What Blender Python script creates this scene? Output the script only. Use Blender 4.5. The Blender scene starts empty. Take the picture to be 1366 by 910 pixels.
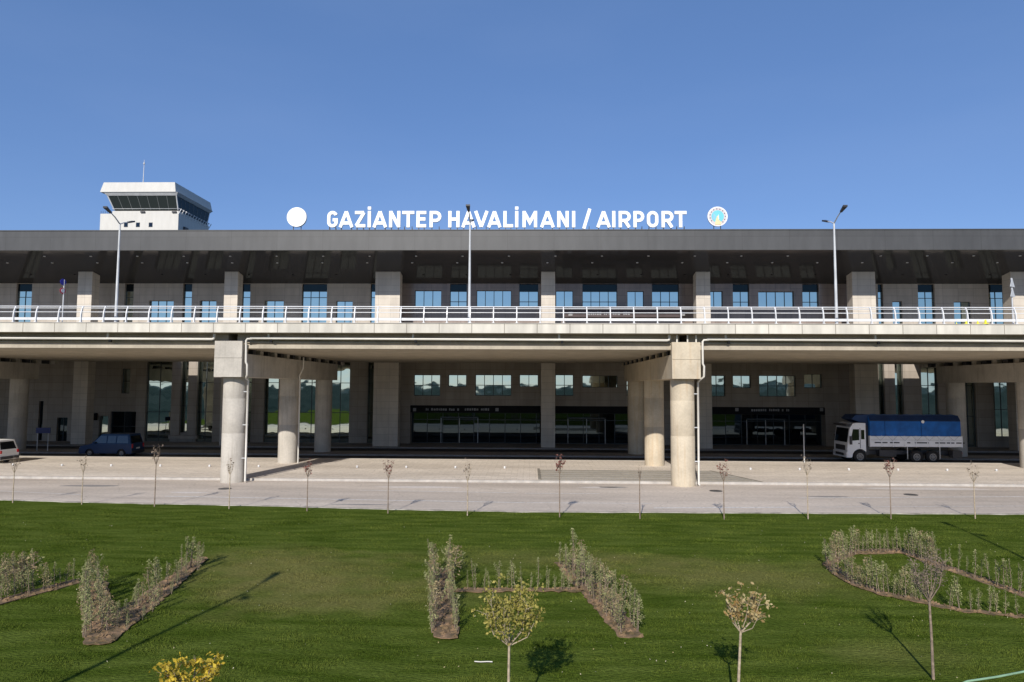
import bpy, math, random
import numpy as np
from mathutils import Vector, Matrix
random.seed(7); rng = np.random.default_rng(7)
R = math.radians
S = bpy.context.scene
COL = S.collection

# ------------------------------------------------------------------ camera
FPX, CH = 911.0, 5.8
YAW, PITCH, ROLL = R(1.51), R(3.83), R(0.26)
fwd = Vector((-math.sin(YAW)*math.cos(PITCH), math.cos(YAW)*math.cos(PITCH), math.sin(PITCH)))
rgt = Vector((math.cos(YAW), math.sin(YAW), 0))
upv = rgt.cross(fwd)
r2 = rgt*math.cos(ROLL) + upv*math.sin(ROLL)
u2 = upv*math.cos(ROLL) - rgt*math.sin(ROLL)
cd = bpy.data.cameras.new('camera'); cam = bpy.data.objects.new('camera', cd); COL.objects.link(cam)
cd.sensor_width = 36; cd.lens = FPX/1366*36; cd.clip_end = 20000; cd.clip_start = 0.1
cam.matrix_world = Matrix(((r2.x, u2.x, -fwd.x, 0), (r2.y, u2.y, -fwd.y, 0), (r2.z, u2.z, -fwd.z, CH), (0, 0, 0, 1)))
S.camera = cam
def at(px, py, Y=None, z=None):
    d = fwd + r2*((px-683)/FPX) + u2*((455-py)/FPX)
    t = Y/d.y if Y is not None else (z-CH)/d.z
    return Vector((0, 0, CH)) + d*t

# ------------------------------------------------------------------ light
SUN_EL, AZX = R(29.7), 0.205           # light travels along (AZX, 1), sun behind the camera
w = bpy.data.worlds.new('World'); S.world = w; w.use_nodes = True
nt = w.node_tree; bg = nt.nodes['Background']
sky = nt.nodes.new('ShaderNodeTexSky'); sky.sky_type = 'NISHITA'; sky.sun_disc = False
sky.sun_elevation = SUN_EL; sky.sun_rotation = math.atan2(-AZX, -1)
sky.air_density = 1.0; sky.dust_density = 0.15; sky.ozone_density = 3.0; sky.altitude = 700
tn = nt.nodes.new('ShaderNodeMix'); tn.data_type = 'RGBA'; tn.blend_type = 'MULTIPLY'; tn.inputs[0].default_value = 1; tn.inputs['B'].default_value = (0.97, 1.02, 1.22, 1)
nt.links.new(sky.outputs[0], tn.inputs['A']); t2 = nt.nodes.new('ShaderNodeMix'); t2.data_type = 'RGBA'; t2.inputs[0].default_value = 0.4; t2.inputs['B'].default_value = (1.36, 2.85, 6.1, 1)
nt.links.new(tn.outputs['Result'], t2.inputs['A']); nt.links.new(t2.outputs['Result'], bg.inputs[0]); bg.inputs[1].default_value = 0.08
tc = nt.nodes.new('ShaderNodeTexCoord'); wm = nt.nodes.new('ShaderNodeMapping'); wm.inputs['Scale'].default_value = (1, 1, 3.5); wn = nt.nodes.new('ShaderNodeTexNoise'); wn.inputs['Scale'].default_value = 1.6; wn.inputs['Detail'].default_value = 7
nt.links.new(tc.outputs['Generated'], wm.inputs[0]); nt.links.new(wm.outputs[0], wn.inputs['Vector'])
wr = nt.nodes.new('ShaderNodeMapRange'); nt.links.new(wn.outputs[0], wr.inputs[0]); wr.inputs[1].default_value = 0.45; wr.inputs[2].default_value = 0.8; wr.inputs[3].default_value = 0.0; wr.inputs[4].default_value = 0.10
t3 = nt.nodes.new('ShaderNodeMix'); t3.data_type = 'RGBA'; nt.links.new(wr.outputs[0], t3.inputs[0]); nt.links.new(t2.outputs['Result'], t3.inputs['A']); t3.inputs['B'].default_value = (4.0, 5.2, 8.0, 1); nt.links.new(t3.outputs['Result'], bg.inputs[0])
sl = bpy.data.lights.new('sun', 'SUN'); sun = bpy.data.objects.new('sun', sl); COL.objects.link(sun)
sl.energy = 3.9; sl.angle = R(0.53); sl.color = (1.0, 0.94, 0.86)
ld = Vector((AZX, 1, -math.tan(SUN_EL)*math.hypot(AZX, 1))).normalized()
sun.rotation_euler = ld.to_track_quat('-Z', 'Y').to_euler()
vs = S.view_settings; vs.view_transform = 'Standard'; vs.look = 'None'; vs.exposure = 0.35; vs.gamma = 1; vs.use_curve_mapping = False

# ------------------------------------------------------------------ materials
def new_mat(name):
    m = bpy.data.materials.new(name); m.use_nodes = True
    return m, m.node_tree.nodes, m.node_tree.links, m.node_tree.nodes['Principled BSDF']
def mat(name, c, rough=0.7, var=0.12, scale=1.5, bump=0.0, bscale=20, spec=0.4, metal=0.0, stretch=(1, 1, 1), c2=None, contrast=(0.35, 0.65)):
    m, n, l, b = new_mat(name)
    b.inputs['Roughness'].default_value = rough; b.inputs['Metallic'].default_value = metal
    b.inputs['Specular IOR Level'].default_value = spec
    g = n.new('ShaderNodeNewGeometry'); mp = n.new('ShaderNodeMapping'); l.new(g.outputs['Position'], mp.inputs[0]); mp.inputs['Scale'].default_value = stretch
    ns = n.new('ShaderNodeTexNoise'); l.new(mp.outputs[0], ns.inputs['Vector']); ns.inputs['Scale'].default_value = scale; ns.inputs['Detail'].default_value = 6; ns.inputs['Roughness'].default_value = 0.6
    rp = n.new('ShaderNodeValToRGB'); l.new(ns.outputs[0], rp.inputs[0])
    c2 = c2 or tuple(x*(1-2*var) for x in c); ca = tuple(min(1, x*(1+var)) for x in c)
    rp.color_ramp.elements[0].position = contrast[0]; rp.color_ramp.elements[1].position = contrast[1]
    rp.color_ramp.elements[0].color = (*c2, 1); rp.color_ramp.elements[1].color = (*ca, 1)
    l.new(rp.outputs[0], b.inputs['Base Color'])
    if bump:
        n2 = n.new('ShaderNodeTexNoise'); l.new(g.outputs['Position'], n2.inputs['Vector']); n2.inputs['Scale'].default_value = bscale; n2.inputs['Detail'].default_value = 5
        bp = n.new('ShaderNodeBump'); bp.inputs['Strength'].default_value = bump; bp.inputs['Distance'].default_value = 0.03
        l.new(n2.outputs[0], bp.inputs['Height']); l.new(bp.outputs[0], b.inputs['Normal'])
    return m
def panel_mat(name, c, bw, bh, rough=0.6, var=0.08, mortar=0.012, mc=None, offset=0.0, spec=0.4, zoff=0.0, streak=0.15, horiz=False, xoff=0.0):
    # stone or metal panels with joints, laid in the X-Z (or X-Y) plane
    m, n, l, b = new_mat(name); b.inputs['Roughness'].default_value = rough; b.inputs['Specular IOR Level'].default_value = spec
    g = n.new('ShaderNodeNewGeometry'); sp = n.new('ShaderNodeSeparateXYZ'); l.new(g.outputs['Position'], sp.inputs[0])
    cb = n.new('ShaderNodeCombineXYZ')
    if horiz:
        l.new(sp.outputs[0], cb.inputs[0]); l.new(sp.outputs[1], cb.inputs[1])
    else:
        ad = n.new('ShaderNodeMath'); ad.operation = 'ADD'; l.new(sp.outputs[0], ad.inputs[0]); l.new(sp.outputs[1], ad.inputs[1])
        l.new(ad.outputs[0], cb.inputs[0]); l.new(sp.outputs[2], cb.inputs[1])
    mp = n.new('ShaderNodeMapping'); l.new(cb.outputs[0], mp.inputs[0]); mp.inputs['Location'].default_value = (xoff, zoff, 0)
    br = n.new('ShaderNodeTexBrick'); l.new(mp.outputs[0], br.inputs['Vector']); br.offset = offset
    br.inputs['Scale'].default_value = 1; br.inputs['Brick Width'].default_value = bw; br.inputs['Row Height'].default_value = bh
    br.inputs['Mortar Size'].default_value = mortar; br.inputs['Mortar Smooth'].default_value = 0.2; br.inputs['Bias'].default_value = 0
    br.inputs['Color1'].default_value = (*[x*(1+var) for x in c], 1); br.inputs['Color2'].default_value = (*[x*(1-var) for x in c], 1)
    br.inputs['Mortar'].default_value = (*(mc or [x*0.5 for x in c]), 1)
    ns = n.new('ShaderNodeTexNoise'); m2 = n.new('ShaderNodeMapping'); l.new(g.outputs['Position'], m2.inputs[0]); m2.inputs['Scale'].default_value = (1.6, 1.6, 0.35) if not horiz else (0.4, 1, 1)
    l.new(m2.outputs[0], ns.inputs['Vector']); ns.inputs['Scale'].default_value = 1.1; ns.inputs['Detail'].default_value = 7
    mr = n.new('ShaderNodeMapRange'); l.new(ns.outputs[0], mr.inputs[0]); mr.inputs[1].default_value = 0.3; mr.inputs[2].default_value = 0.7; mr.inputs[3].default_value = 1-streak; mr.inputs[4].default_value = 1+streak*0.6
    mx = n.new('ShaderNodeMix'); mx.data_type = 'RGBA'; mx.blend_type = 'MULTIPLY'; mx.inputs[0].default_value = 1
    l.new(br.outputs['Color'], mx.inputs['A']); l.new(mr.outputs[0], mx.inputs['B']); l.new(mx.outputs['Result'], b.inputs['Base Color'])
    return m
def glass_mat(name, tint, fac, dark=(0.01, 0.012, 0.014), rough=0.02, wave=0.0):
    m, n, l, b = new_mat(name); n.remove(b); out = n['Material Output']
    gl = n.new('ShaderNodeBsdfGlossy'); gl.inputs[0].default_value = (*tint, 1); gl.inputs['Roughness'].default_value = rough
    df = n.new('ShaderNodeBsdfDiffuse'); df.inputs[0].default_value = (*dark, 1)
    mx = n.new('ShaderNodeMixShader'); mx.inputs[0].default_value = fac
    l.new(df.outputs[0], mx.inputs[1]); l.new(gl.outputs[0], mx.inputs[2]); l.new(mx.outputs[0], out.inputs[0])
    if wave:
        g = n.new('ShaderNodeNewGeometry'); ns = n.new('ShaderNodeTexNoise'); l.new(g.outputs['Position'], ns.inputs['Vector']); ns.inputs['Scale'].default_value = 0.5
        bp = n.new('ShaderNodeBump'); bp.inputs['Strength'].default_value = 1; bp.inputs['Distance'].default_value = wave
        l.new(ns.outputs[0], bp.inputs['Height']); l.new(bp.outputs[0], gl.inputs['Normal'])
    return m
M = {}
def concrete(name, c, dirt=(0.2, 0.17, 0.13), amount=0.35):
    m, n, l, b = new_mat(name); b.inputs['Roughness'].default_value = 0.85; b.inputs['Specular IOR Level'].default_value = 0.25
    g = n.new('ShaderNodeNewGeometry')
    def noise(sc, st, det=8):
        mp = n.new('ShaderNodeMapping'); l.new(g.outputs['Position'], mp.inputs[0]); mp.inputs['Scale'].default_value = st
        ns = n.new('ShaderNodeTexNoise'); l.new(mp.outputs[0], ns.inputs['Vector']); ns.inputs['Scale'].default_value = sc; ns.inputs['Detail'].default_value = det; return ns.outputs[0]
    def rng_(x, a, b_, c_, d_):
        r = n.new('ShaderNodeMapRange'); l.new(x, r.inputs[0]); r.inputs[1].default_value = a; r.inputs[2].default_value = b_; r.inputs[3].default_value = c_; r.inputs[4].default_value = d_; return r.outputs[0]
    v1 = rng_(noise(0.9, (1, 1, 1)), 0.3, 0.7, 0.84, 1.1)
    st = rng_(noise(2.2, (2.2, 2.2, 0.16)), 0.52, 0.75, 0, amount)
    fine = rng_(noise(9, (1, 1, 1), 4), 0.3, 0.7, 0.93, 1.05)
    mm = n.new('ShaderNodeMath'); mm.operation = 'MULTIPLY'; l.new(v1, mm.inputs[0]); l.new(fine, mm.inputs[1])
    mx = n.new('ShaderNodeMix'); mx.data_type = 'RGBA'; mx.blend_type = 'MULTIPLY'; mx.inputs[0].default_value = 1; mx.inputs['A'].default_value = (*c, 1); l.new(mm.outputs[0], mx.inputs['B'])
    m2 = n.new('ShaderNodeMix'); m2.data_type = 'RGBA'; l.new(st, m2.inputs[0]); l.new(mx.outputs['Result'], m2.inputs['A']); m2.inputs['B'].default_value = (*dirt, 1)
    l.new(m2.outputs['Result'], b.inputs['Base Color'])
    bp = n.new('ShaderNodeBump'); bp.inputs['Strength'].default_value = 0.25; bp.inputs['Distance'].default_value = 0.02; l.new(noise(14, (1, 1, 1)), bp.inputs['Height']); l.new(bp.outputs[0], b.inputs['Normal'])
    return m
M['concrete'] = concrete('concrete', (0.47, 0.435, 0.38))
M['concrete_stained'] = concrete('stained_concrete', (0.54, 0.465, 0.35), dirt=(0.40, 0.25, 0.12), amount=0.4)
M['girder'] = concrete('girder_concrete', (0.42, 0.37, 0.29), amount=0.25)
M['parapet'] = panel_mat('parapet_stone', (0.60, 0.565, 0.49), 1.92, 3.0, rough=0.7, var=0.05, mortar=0.022, mc=(0.25, 0.22, 0.18), streak=0.2, zoff=0.5)
M['stone'] = panel_mat('beige_stone', (0.58, 0.525, 0.45), 1.2, 0.62, rough=0.65, var=0.05, mortar=0.01, streak=0.12)
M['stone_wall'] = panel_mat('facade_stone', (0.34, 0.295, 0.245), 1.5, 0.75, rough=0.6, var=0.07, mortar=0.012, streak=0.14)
M['stone_upper'] = panel_mat('facade_stone_skylit', (0.47, 0.42, 0.36), 1.5, 0.75, rough=0.6, var=0.07, mortar=0.012, streak=0.14)  # lower wall stone, lightened in colour to imitate indirect skylight
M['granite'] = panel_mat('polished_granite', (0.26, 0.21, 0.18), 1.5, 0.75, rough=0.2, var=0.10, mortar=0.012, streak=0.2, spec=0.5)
M['fascia'] = panel_mat('fascia_metal', (0.060, 0.061, 0.062), 4.1, 4.0, rough=0.5, var=0.07, mortar=0.016, mc=(0.035, 0.035, 0.035), streak=0.16, zoff=1.0, spec=0.5)
M['soffit'] = glass_mat('soffit_panels', (0.46, 0.46, 0.48), 0.17, dark=(0.044, 0.044, 0.046), rough=0.09, wave=0.01)
M['glass'] = glass_mat('coated_glass', (0.74, 0.86, 0.80), 0.68, wave=0.010)
M['glass_dark'] = glass_mat('storefront_glass', (0.35, 0.48, 0.58), 0.13, dark=(0.006, 0.007, 0.008))
M['cab_glass'] = glass_mat('cab_glass', (0.3, 0.38, 0.42), 0.10, dark=(0.03, 0.037, 0.036))
M['reflection_pane'] = glass_mat('dark_reflection_glass', (0.25, 0.36, 0.38), 0.06)
M['frame'] = mat('window_frame', (0.04, 0.05, 0.055), rough=0.4, var=0.05)
M['black'] = mat('black_panel', (0.010, 0.010, 0.012), rough=0.6, var=0.1, spec=0.1)
M['white'] = mat('white_paint', (0.80, 0.80, 0.78), rough=0.45, var=0.03)
M['letter'] = mat('letter_white', (0.88, 0.88, 0.87), rough=0.4, var=0.01)
M['mull'] = mat('mullion_grey', (0.16, 0.17, 0.17), rough=0.5, var=0.05)
M['steel'] = mat('white_steel', (0.72, 0.72, 0.72), rough=0.35, var=0.06, spec=0.5)
M['galv'] = mat('galvanised_steel', (0.55, 0.56, 0.57), rough=0.4, var=0.08, spec=0.5)
M['darkmetal'] = mat('dark_metal', (0.04, 0.04, 0.045), rough=0.5, var=0.1)
M['pipe'] = mat('pipe_plastic', (0.64, 0.61, 0.55), rough=0.4, var=0.06, scale=0.8)
M['tower_wall'] = panel_mat('tower_render', (0.60, 0.585, 0.54), 3.2, 8.0, rough=0.8, var=0.01, mortar=0.02, mc=(0.6, 0.57, 0.5), streak=0.06)
M['asphalt_light'] = None
def ground_mat(name, c, c2, sc=0.25, st=(0.25, 1.6, 1), rough=0.9, joints=None, bump=0.2):
    m, n, l, b = new_mat(name); b.inputs['Roughness'].default_value = rough; b.inputs['Specular IOR Level'].default_value = 0.2
    g = n.new('ShaderNodeNewGeometry'); mp = n.new('ShaderNodeMapping'); l.new(g.outputs['Position'], mp.inputs[0]); mp.inputs['Scale'].default_value = st
    ns = n.new('ShaderNodeTexNoise'); l.new(mp.outputs[0], ns.inputs['Vector']); ns.inputs['Scale'].default_value = sc; ns.inputs['Detail'].default_value = 9; ns.inputs['Roughness'].default_value = 0.62
    rp = n.new('ShaderNodeValToRGB'); l.new(ns.outputs[0], rp.inputs[0]); rp.color_ramp.elements[0].position = 0.33; rp.color_ramp.elements[1].position = 0.64
    rp.color_ramp.elements[0].color = (*c2, 1); rp.color_ramp.elements[1].color = (*c, 1)
    n2 = n.new('ShaderNodeTexNoise'); l.new(g.outputs['Position'], n2.inputs['Vector']); n2.inputs['Scale'].default_value = 7; n2.inputs['Detail'].default_value = 8
    mr = n.new('ShaderNodeMapRange'); l.new(n2.outputs[0], mr.inputs[0]); mr.inputs[1].default_value = 0.3; mr.inputs[2].default_value = 0.7; mr.inputs[3].default_value = 0.88; mr.inputs[4].default_value = 1.08
    mx = n.new('ShaderNodeMix'); mx.data_type = 'RGBA'; mx.blend_type = 'MULTIPLY'; mx.inputs[0].default_value = 1; l.new(rp.outputs[0], mx.inputs['A']); l.new(mr.outputs[0], mx.inputs['B'])
    last = mx.outputs['Result']
    # a few dark, crooked cracks
    vo = n.new('ShaderNodeTexVoronoi'); vo.feature = 'DISTANCE_TO_EDGE'; vo.inputs['Scale'].default_value = 0.22
    wn = n.new('ShaderNodeTexNoise'); l.new(g.outputs['Position'], wn.inputs['Vector']); wn.inputs['Scale'].default_value = 0.8
    vm = n.new('ShaderNodeVectorMath'); vm.operation = 'ADD'; l.new(g.outputs['Position'], vm.inputs[0]); l.new(wn.outputs['Color'], vm.inputs[1]); l.new(vm.outputs[0], vo.inputs['Vector'])
    cr = n.new('ShaderNodeMapRange'); l.new(vo.outputs['Distance'], cr.inputs[0]); cr.inputs[1].default_value = 0.0; cr.inputs[2].default_value = 0.006; cr.inputs[3].default_value = 0.35; cr.inputs[4].default_value = 0
    m3 = n.new('ShaderNodeMix'); m3.data_type = 'RGBA'; l.new(cr.outputs[0], m3.inputs[0]); l.new(last, m3.inputs['A']); m3.inputs['B'].default_value = (*[x*0.45 for x in c2], 1); last = m3.outputs['Result']
    if joints:
        br = n.new('ShaderNodeTexBrick'); l.new(g.outputs['Position'], br.inputs['Vector']); br.inputs['Scale'].default_value = 1; br.offset = 0.5
        br.inputs['Brick Width'].default_value = joints[0]; br.inputs['Row Height'].default_value = joints[1]; br.inputs['Mortar Size'].default_value = 0.014
        br.inputs['Color1'].default_value = (1, 1, 1, 1); br.inputs['Color2'].default_value = (0.88, 0.88, 0.88, 1); br.inputs['Mortar'].default_value = (0.68, 0.66, 0.62, 1)
        m4 = n.new('ShaderNodeMix'); m4.data_type = 'RGBA'; m4.blend_type = 'MULTIPLY'; m4.inputs[0].default_value = 1; l.new(last, m4.inputs['A']); l.new(br.outputs[0], m4.inputs['B']); last = m4.outputs['Result']
    l.new(last, b.inputs['Base Color'])
    bp = n.new('ShaderNodeBump'); bp.inputs['Strength'].default_value = bump; bp.inputs['Distance'].default_value = 0.01; l.new(n2.outputs[0], bp.inputs['Height']); l.new(bp.outputs[0], b.inputs['Normal'])
    return m
M['road_light'] = ground_mat('worn_pale_asphalt', (0.60, 0.52, 0.435), (0.42, 0.36, 0.30))
M['pavers'] = ground_mat('beige_pavers', (0.76, 0.68, 0.585), (0.60, 0.53, 0.45), joints=(0.8, 0.4))
M['ramp'] = ground_mat('grey_pavers', (0.48, 0.44, 0.38), (0.38, 0.35, 0.30), joints=(4, 0.9))
M['asphalt'] = ground_mat('dark_asphalt', (0.075, 0.073, 0.072), (0.05, 0.049, 0.048))
M['sidewalk'] = ground_mat('grey_sidewalk', (0.30, 0.285, 0.27), (0.24, 0.225, 0.21), joints=(0.8, 0.8))
M['kerb'] = mat('kerb_concrete', (0.45, 0.42, 0.38), rough=0.85, var=0.1)
M['deck_floor'] = ground_mat('pale_bounce_deck', (0.40, 0.355, 0.30), (0.32, 0.285, 0.24))  # unseen deck surface, made pale to bounce warm light onto the pillars
M['edge'] = mat('worn_edging', (0.40, 0.37, 0.31), rough=0.9, var=0.25, scale=1.2)
M['earth'] = mat('hazy_ground', (0.045, 0.06, 0.055), rough=1, spec=0.0, var=0.2, scale=0.02, c2=(0.018, 0.032, 0.03))  # bluish base colour holds the distance haze of the far plain
M['hill'] = mat('far_hills', (0.06, 0.085, 0.09), rough=1, spec=0.0, var=0.2, scale=0.004, c2=(0.04, 0.055, 0.05))
M['soil'] = mat('red_soil', (0.21, 0.132, 0.075), rough=1, var=0.3, scale=3, bump=1, bscale=12, c2=(0.085, 0.065, 0.028))
M['line'] = mat('road_line_paint', (0.66, 0.65, 0.62), rough=0.7, var=0.15, scale=6)
M['bark'] = mat('pale_bark', (0.42, 0.34, 0.24), rough=0.9, var=0.2, scale=12)
M['twig'] = mat('twig_bark', (0.25, 0.19, 0.14), rough=0.9, var=0.2, scale=12)
def leaf_mat(name, a, b_, sc=6, trans=0.35):
    m, n, l, b = new_mat(name); out = n['Material Output']
    g = n.new('ShaderNodeNewGeometry'); ns = n.new('ShaderNodeTexNoise'); l.new(g.outputs['Position'], ns.inputs['Vector']); ns.inputs['Scale'].default_value = sc; ns.inputs['Detail'].default_value = 4
    rp = n.new('ShaderNodeValToRGB'); l.new(ns.outputs[0], rp.inputs[0]); rp.color_ramp.elements[0].position = 0.35; rp.color_ramp.elements[1].position = 0.65
    rp.color_ramp.elements[0].color = (*a, 1); rp.color_ramp.elements[1].color = (*b_, 1)
    l.new(rp.outputs[0], b.inputs['Base Color']); b.inputs['Roughness'].default_value = 0.65; b.inputs['Specular IOR Level'].default_value = 0.25
    tr = n.new('ShaderNodeBsdfTranslucent'); l.new(rp.outputs[0], tr.inputs[0]); mx = n.new('ShaderNodeMixShader'); mx.inputs[0].default_value = trans
    l.new(b.outputs[0], mx.inputs[1]); l.new(tr.outputs[0], mx.inputs[2]); l.new(mx.outputs[0], out.inputs[0]); return m
M['leaf_yg'] = leaf_mat('yellow_green_leaves', (0.17, 0.17, 0.03), (0.50, 0.42, 0.11), sc=9)
M['leaf_tan'] = leaf_mat('tan_leaves', (0.34, 0.20, 0.06), (0.55, 0.46, 0.24), sc=7)
M['leaf_yellow'] = leaf_mat('yellow_leaves', (0.30, 0.24, 0.04), (0.72, 0.52, 0.05), sc=9)
M['leaf_red'] = leaf_mat('reddish_twigs', (0.20, 0.07, 0.06), (0.34, 0.17, 0.13), sc=8)
M['leaf_grey'] = leaf_mat('dry_twigs', (0.16, 0.11, 0.08), (0.32, 0.26, 0.20), sc=8)
M['shrub'] = leaf_mat('silvery_leaves', (0.14, 0.16, 0.055), (0.36, 0.36, 0.16), sc=3.0, trans=0.2)
M['shrub_dry'] = leaf_mat('dry_leaves', (0.24, 0.18, 0.09), (0.44, 0.35, 0.19), sc=3.0, trans=0.2)

def grass_nodes(name, base_dark, base_light, dry, blades=False):
    m, n, l, b = new_mat(name); out = n['Material Output']
    b.inputs['Roughness'].default_value = 1.0; b.inputs['Specular IOR Level'].default_value = 0.0
    g = n.new('ShaderNodeNewGeometry')
    def noise(sc, st=(1, 1, 0), det=5):
        mp = n.new('ShaderNodeMapping'); l.new(g.outputs['Position'], mp.inputs[0]); mp.inputs['Scale'].default_value = st
        ns = n.new('ShaderNodeTexNoise'); l.new(mp.outputs[0], ns.inputs['Vector']); ns.inputs['Scale'].default_value = sc; ns.inputs['Detail'].default_value = det; return ns.outputs[0]
    def mr(x, a, b_, c_=0, d_=1):
        r = n.new('ShaderNodeMapRange'); l.new(x, r.inputs[0]); r.inputs[1].default_value = a; r.inputs[2].default_value = b_; r.inputs[3].default_value = c_; r.inputs[4].default_value = d_; return r.outputs[0]
    mx = n.new('ShaderNodeMix'); mx.data_type = 'RGBA'; l.new(mr(noise(1.5, (0.3, 1.5, 0), 9), 0.33, 0.67), mx.inputs[0])
    mx.inputs['A'].default_value = (*base_dark, 1); mx.inputs['B'].default_value = (*base_light, 1)
    # worn, drier patches with a shape of their own
    last = mx.outputs['Result']
    wob = noise(0.9, (1, 1, 0), 4)
    for (px, py, rx, ry, k) in ((395, 772, 3.3, 3.0, 0.75), (345, 748, 2.4, 2.2, 0.5), (985, 768, 4.4, 2.1, 0.6), (690, 745, 4.5, 1.6, 0.35), (560, 790, 2.4, 1.4, 0.4), (450, 800, 2.4, 1.3, 0.4), (1190, 872, 1.6, .9, 0.3), (830, 750, 3, 1.3, 0.4)):
        c = at(px, py, z=0)
        sb = n.new('ShaderNodeVectorMath'); sb.operation = 'SUBTRACT'; l.new(g.outputs['Position'], sb.inputs[0]); sb.inputs[1].default_value = (c.x, c.y, 0)
        dv = n.new('ShaderNodeVectorMath'); dv.operation = 'DIVIDE'; l.new(sb.outputs[0], dv.inputs[0]); dv.inputs[1].default_value = (rx, ry, 9)
        ln = n.new('ShaderNodeVectorMath'); ln.operation = 'LENGTH'; l.new(dv.outputs[0], ln.inputs[0])
        ad = n.new('ShaderNodeMath'); ad.operation = 'MULTIPLY_ADD'; l.new(wob, ad.inputs[0]); ad.inputs[1].default_value = 1.6; l.new(ln.outputs['Value'], ad.inputs[2])
        f = mr(ad.outputs[0], 0.95, 2.1, k, 0)
        m2 = n.new('ShaderNodeMix'); m2.data_type = 'RGBA'; l.new(f, m2.inputs[0]); l.new(last, m2.inputs['A']); m2.inputs['B'].default_value = (*dry, 1); last = m2.outputs['Result']
    f2 = mr(noise(11, (1, 1, 0), 3), 0.3, 0.7, 0.75, 1.2)
    m3 = n.new('ShaderNodeMix'); m3.data_type = 'RGBA'; m3.blend_type = 'MULTIPLY'; m3.inputs[0].default_value = 1; l.new(last, m3.inputs['A']); l.new(f2, m3.inputs['B'])
    l.new(m3.outputs['Result'], b.inputs['Base Color'])
    if not blades:
        bp = n.new('ShaderNodeBump'); bp.inputs['Strength'].default_value = 1; bp.inputs['Distance'].default_value = 0.06; l.new(noise(14, (0.6, 1.6, 1), 8), bp.inputs['Height']); l.new(bp.outputs[0], b.inputs['Normal'])
    else:
        tr = n.new('ShaderNodeBsdfTranslucent'); l.new(m3.outputs['Result'], tr.inputs[0]); ms = n.new('ShaderNodeMixShader'); ms.inputs[0].default_value = 0.3
        l.new(b.outputs[0], ms.inputs[1]); l.new(tr.outputs[0], ms.inputs[2]); l.new(ms.outputs[0], out.inputs[0])
    return m
M['lawn'] = grass_nodes('lawn_turf', (0.052, 0.080, 0.010), (0.100, 0.132, 0.024), (0.19, 0.17, 0.058))
M['blades'] = grass_nodes('grass_blades', (0.070, 0.106, 0.013), (0.142, 0.178, 0.032), (0.24, 0.22, 0.075), True)

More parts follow.
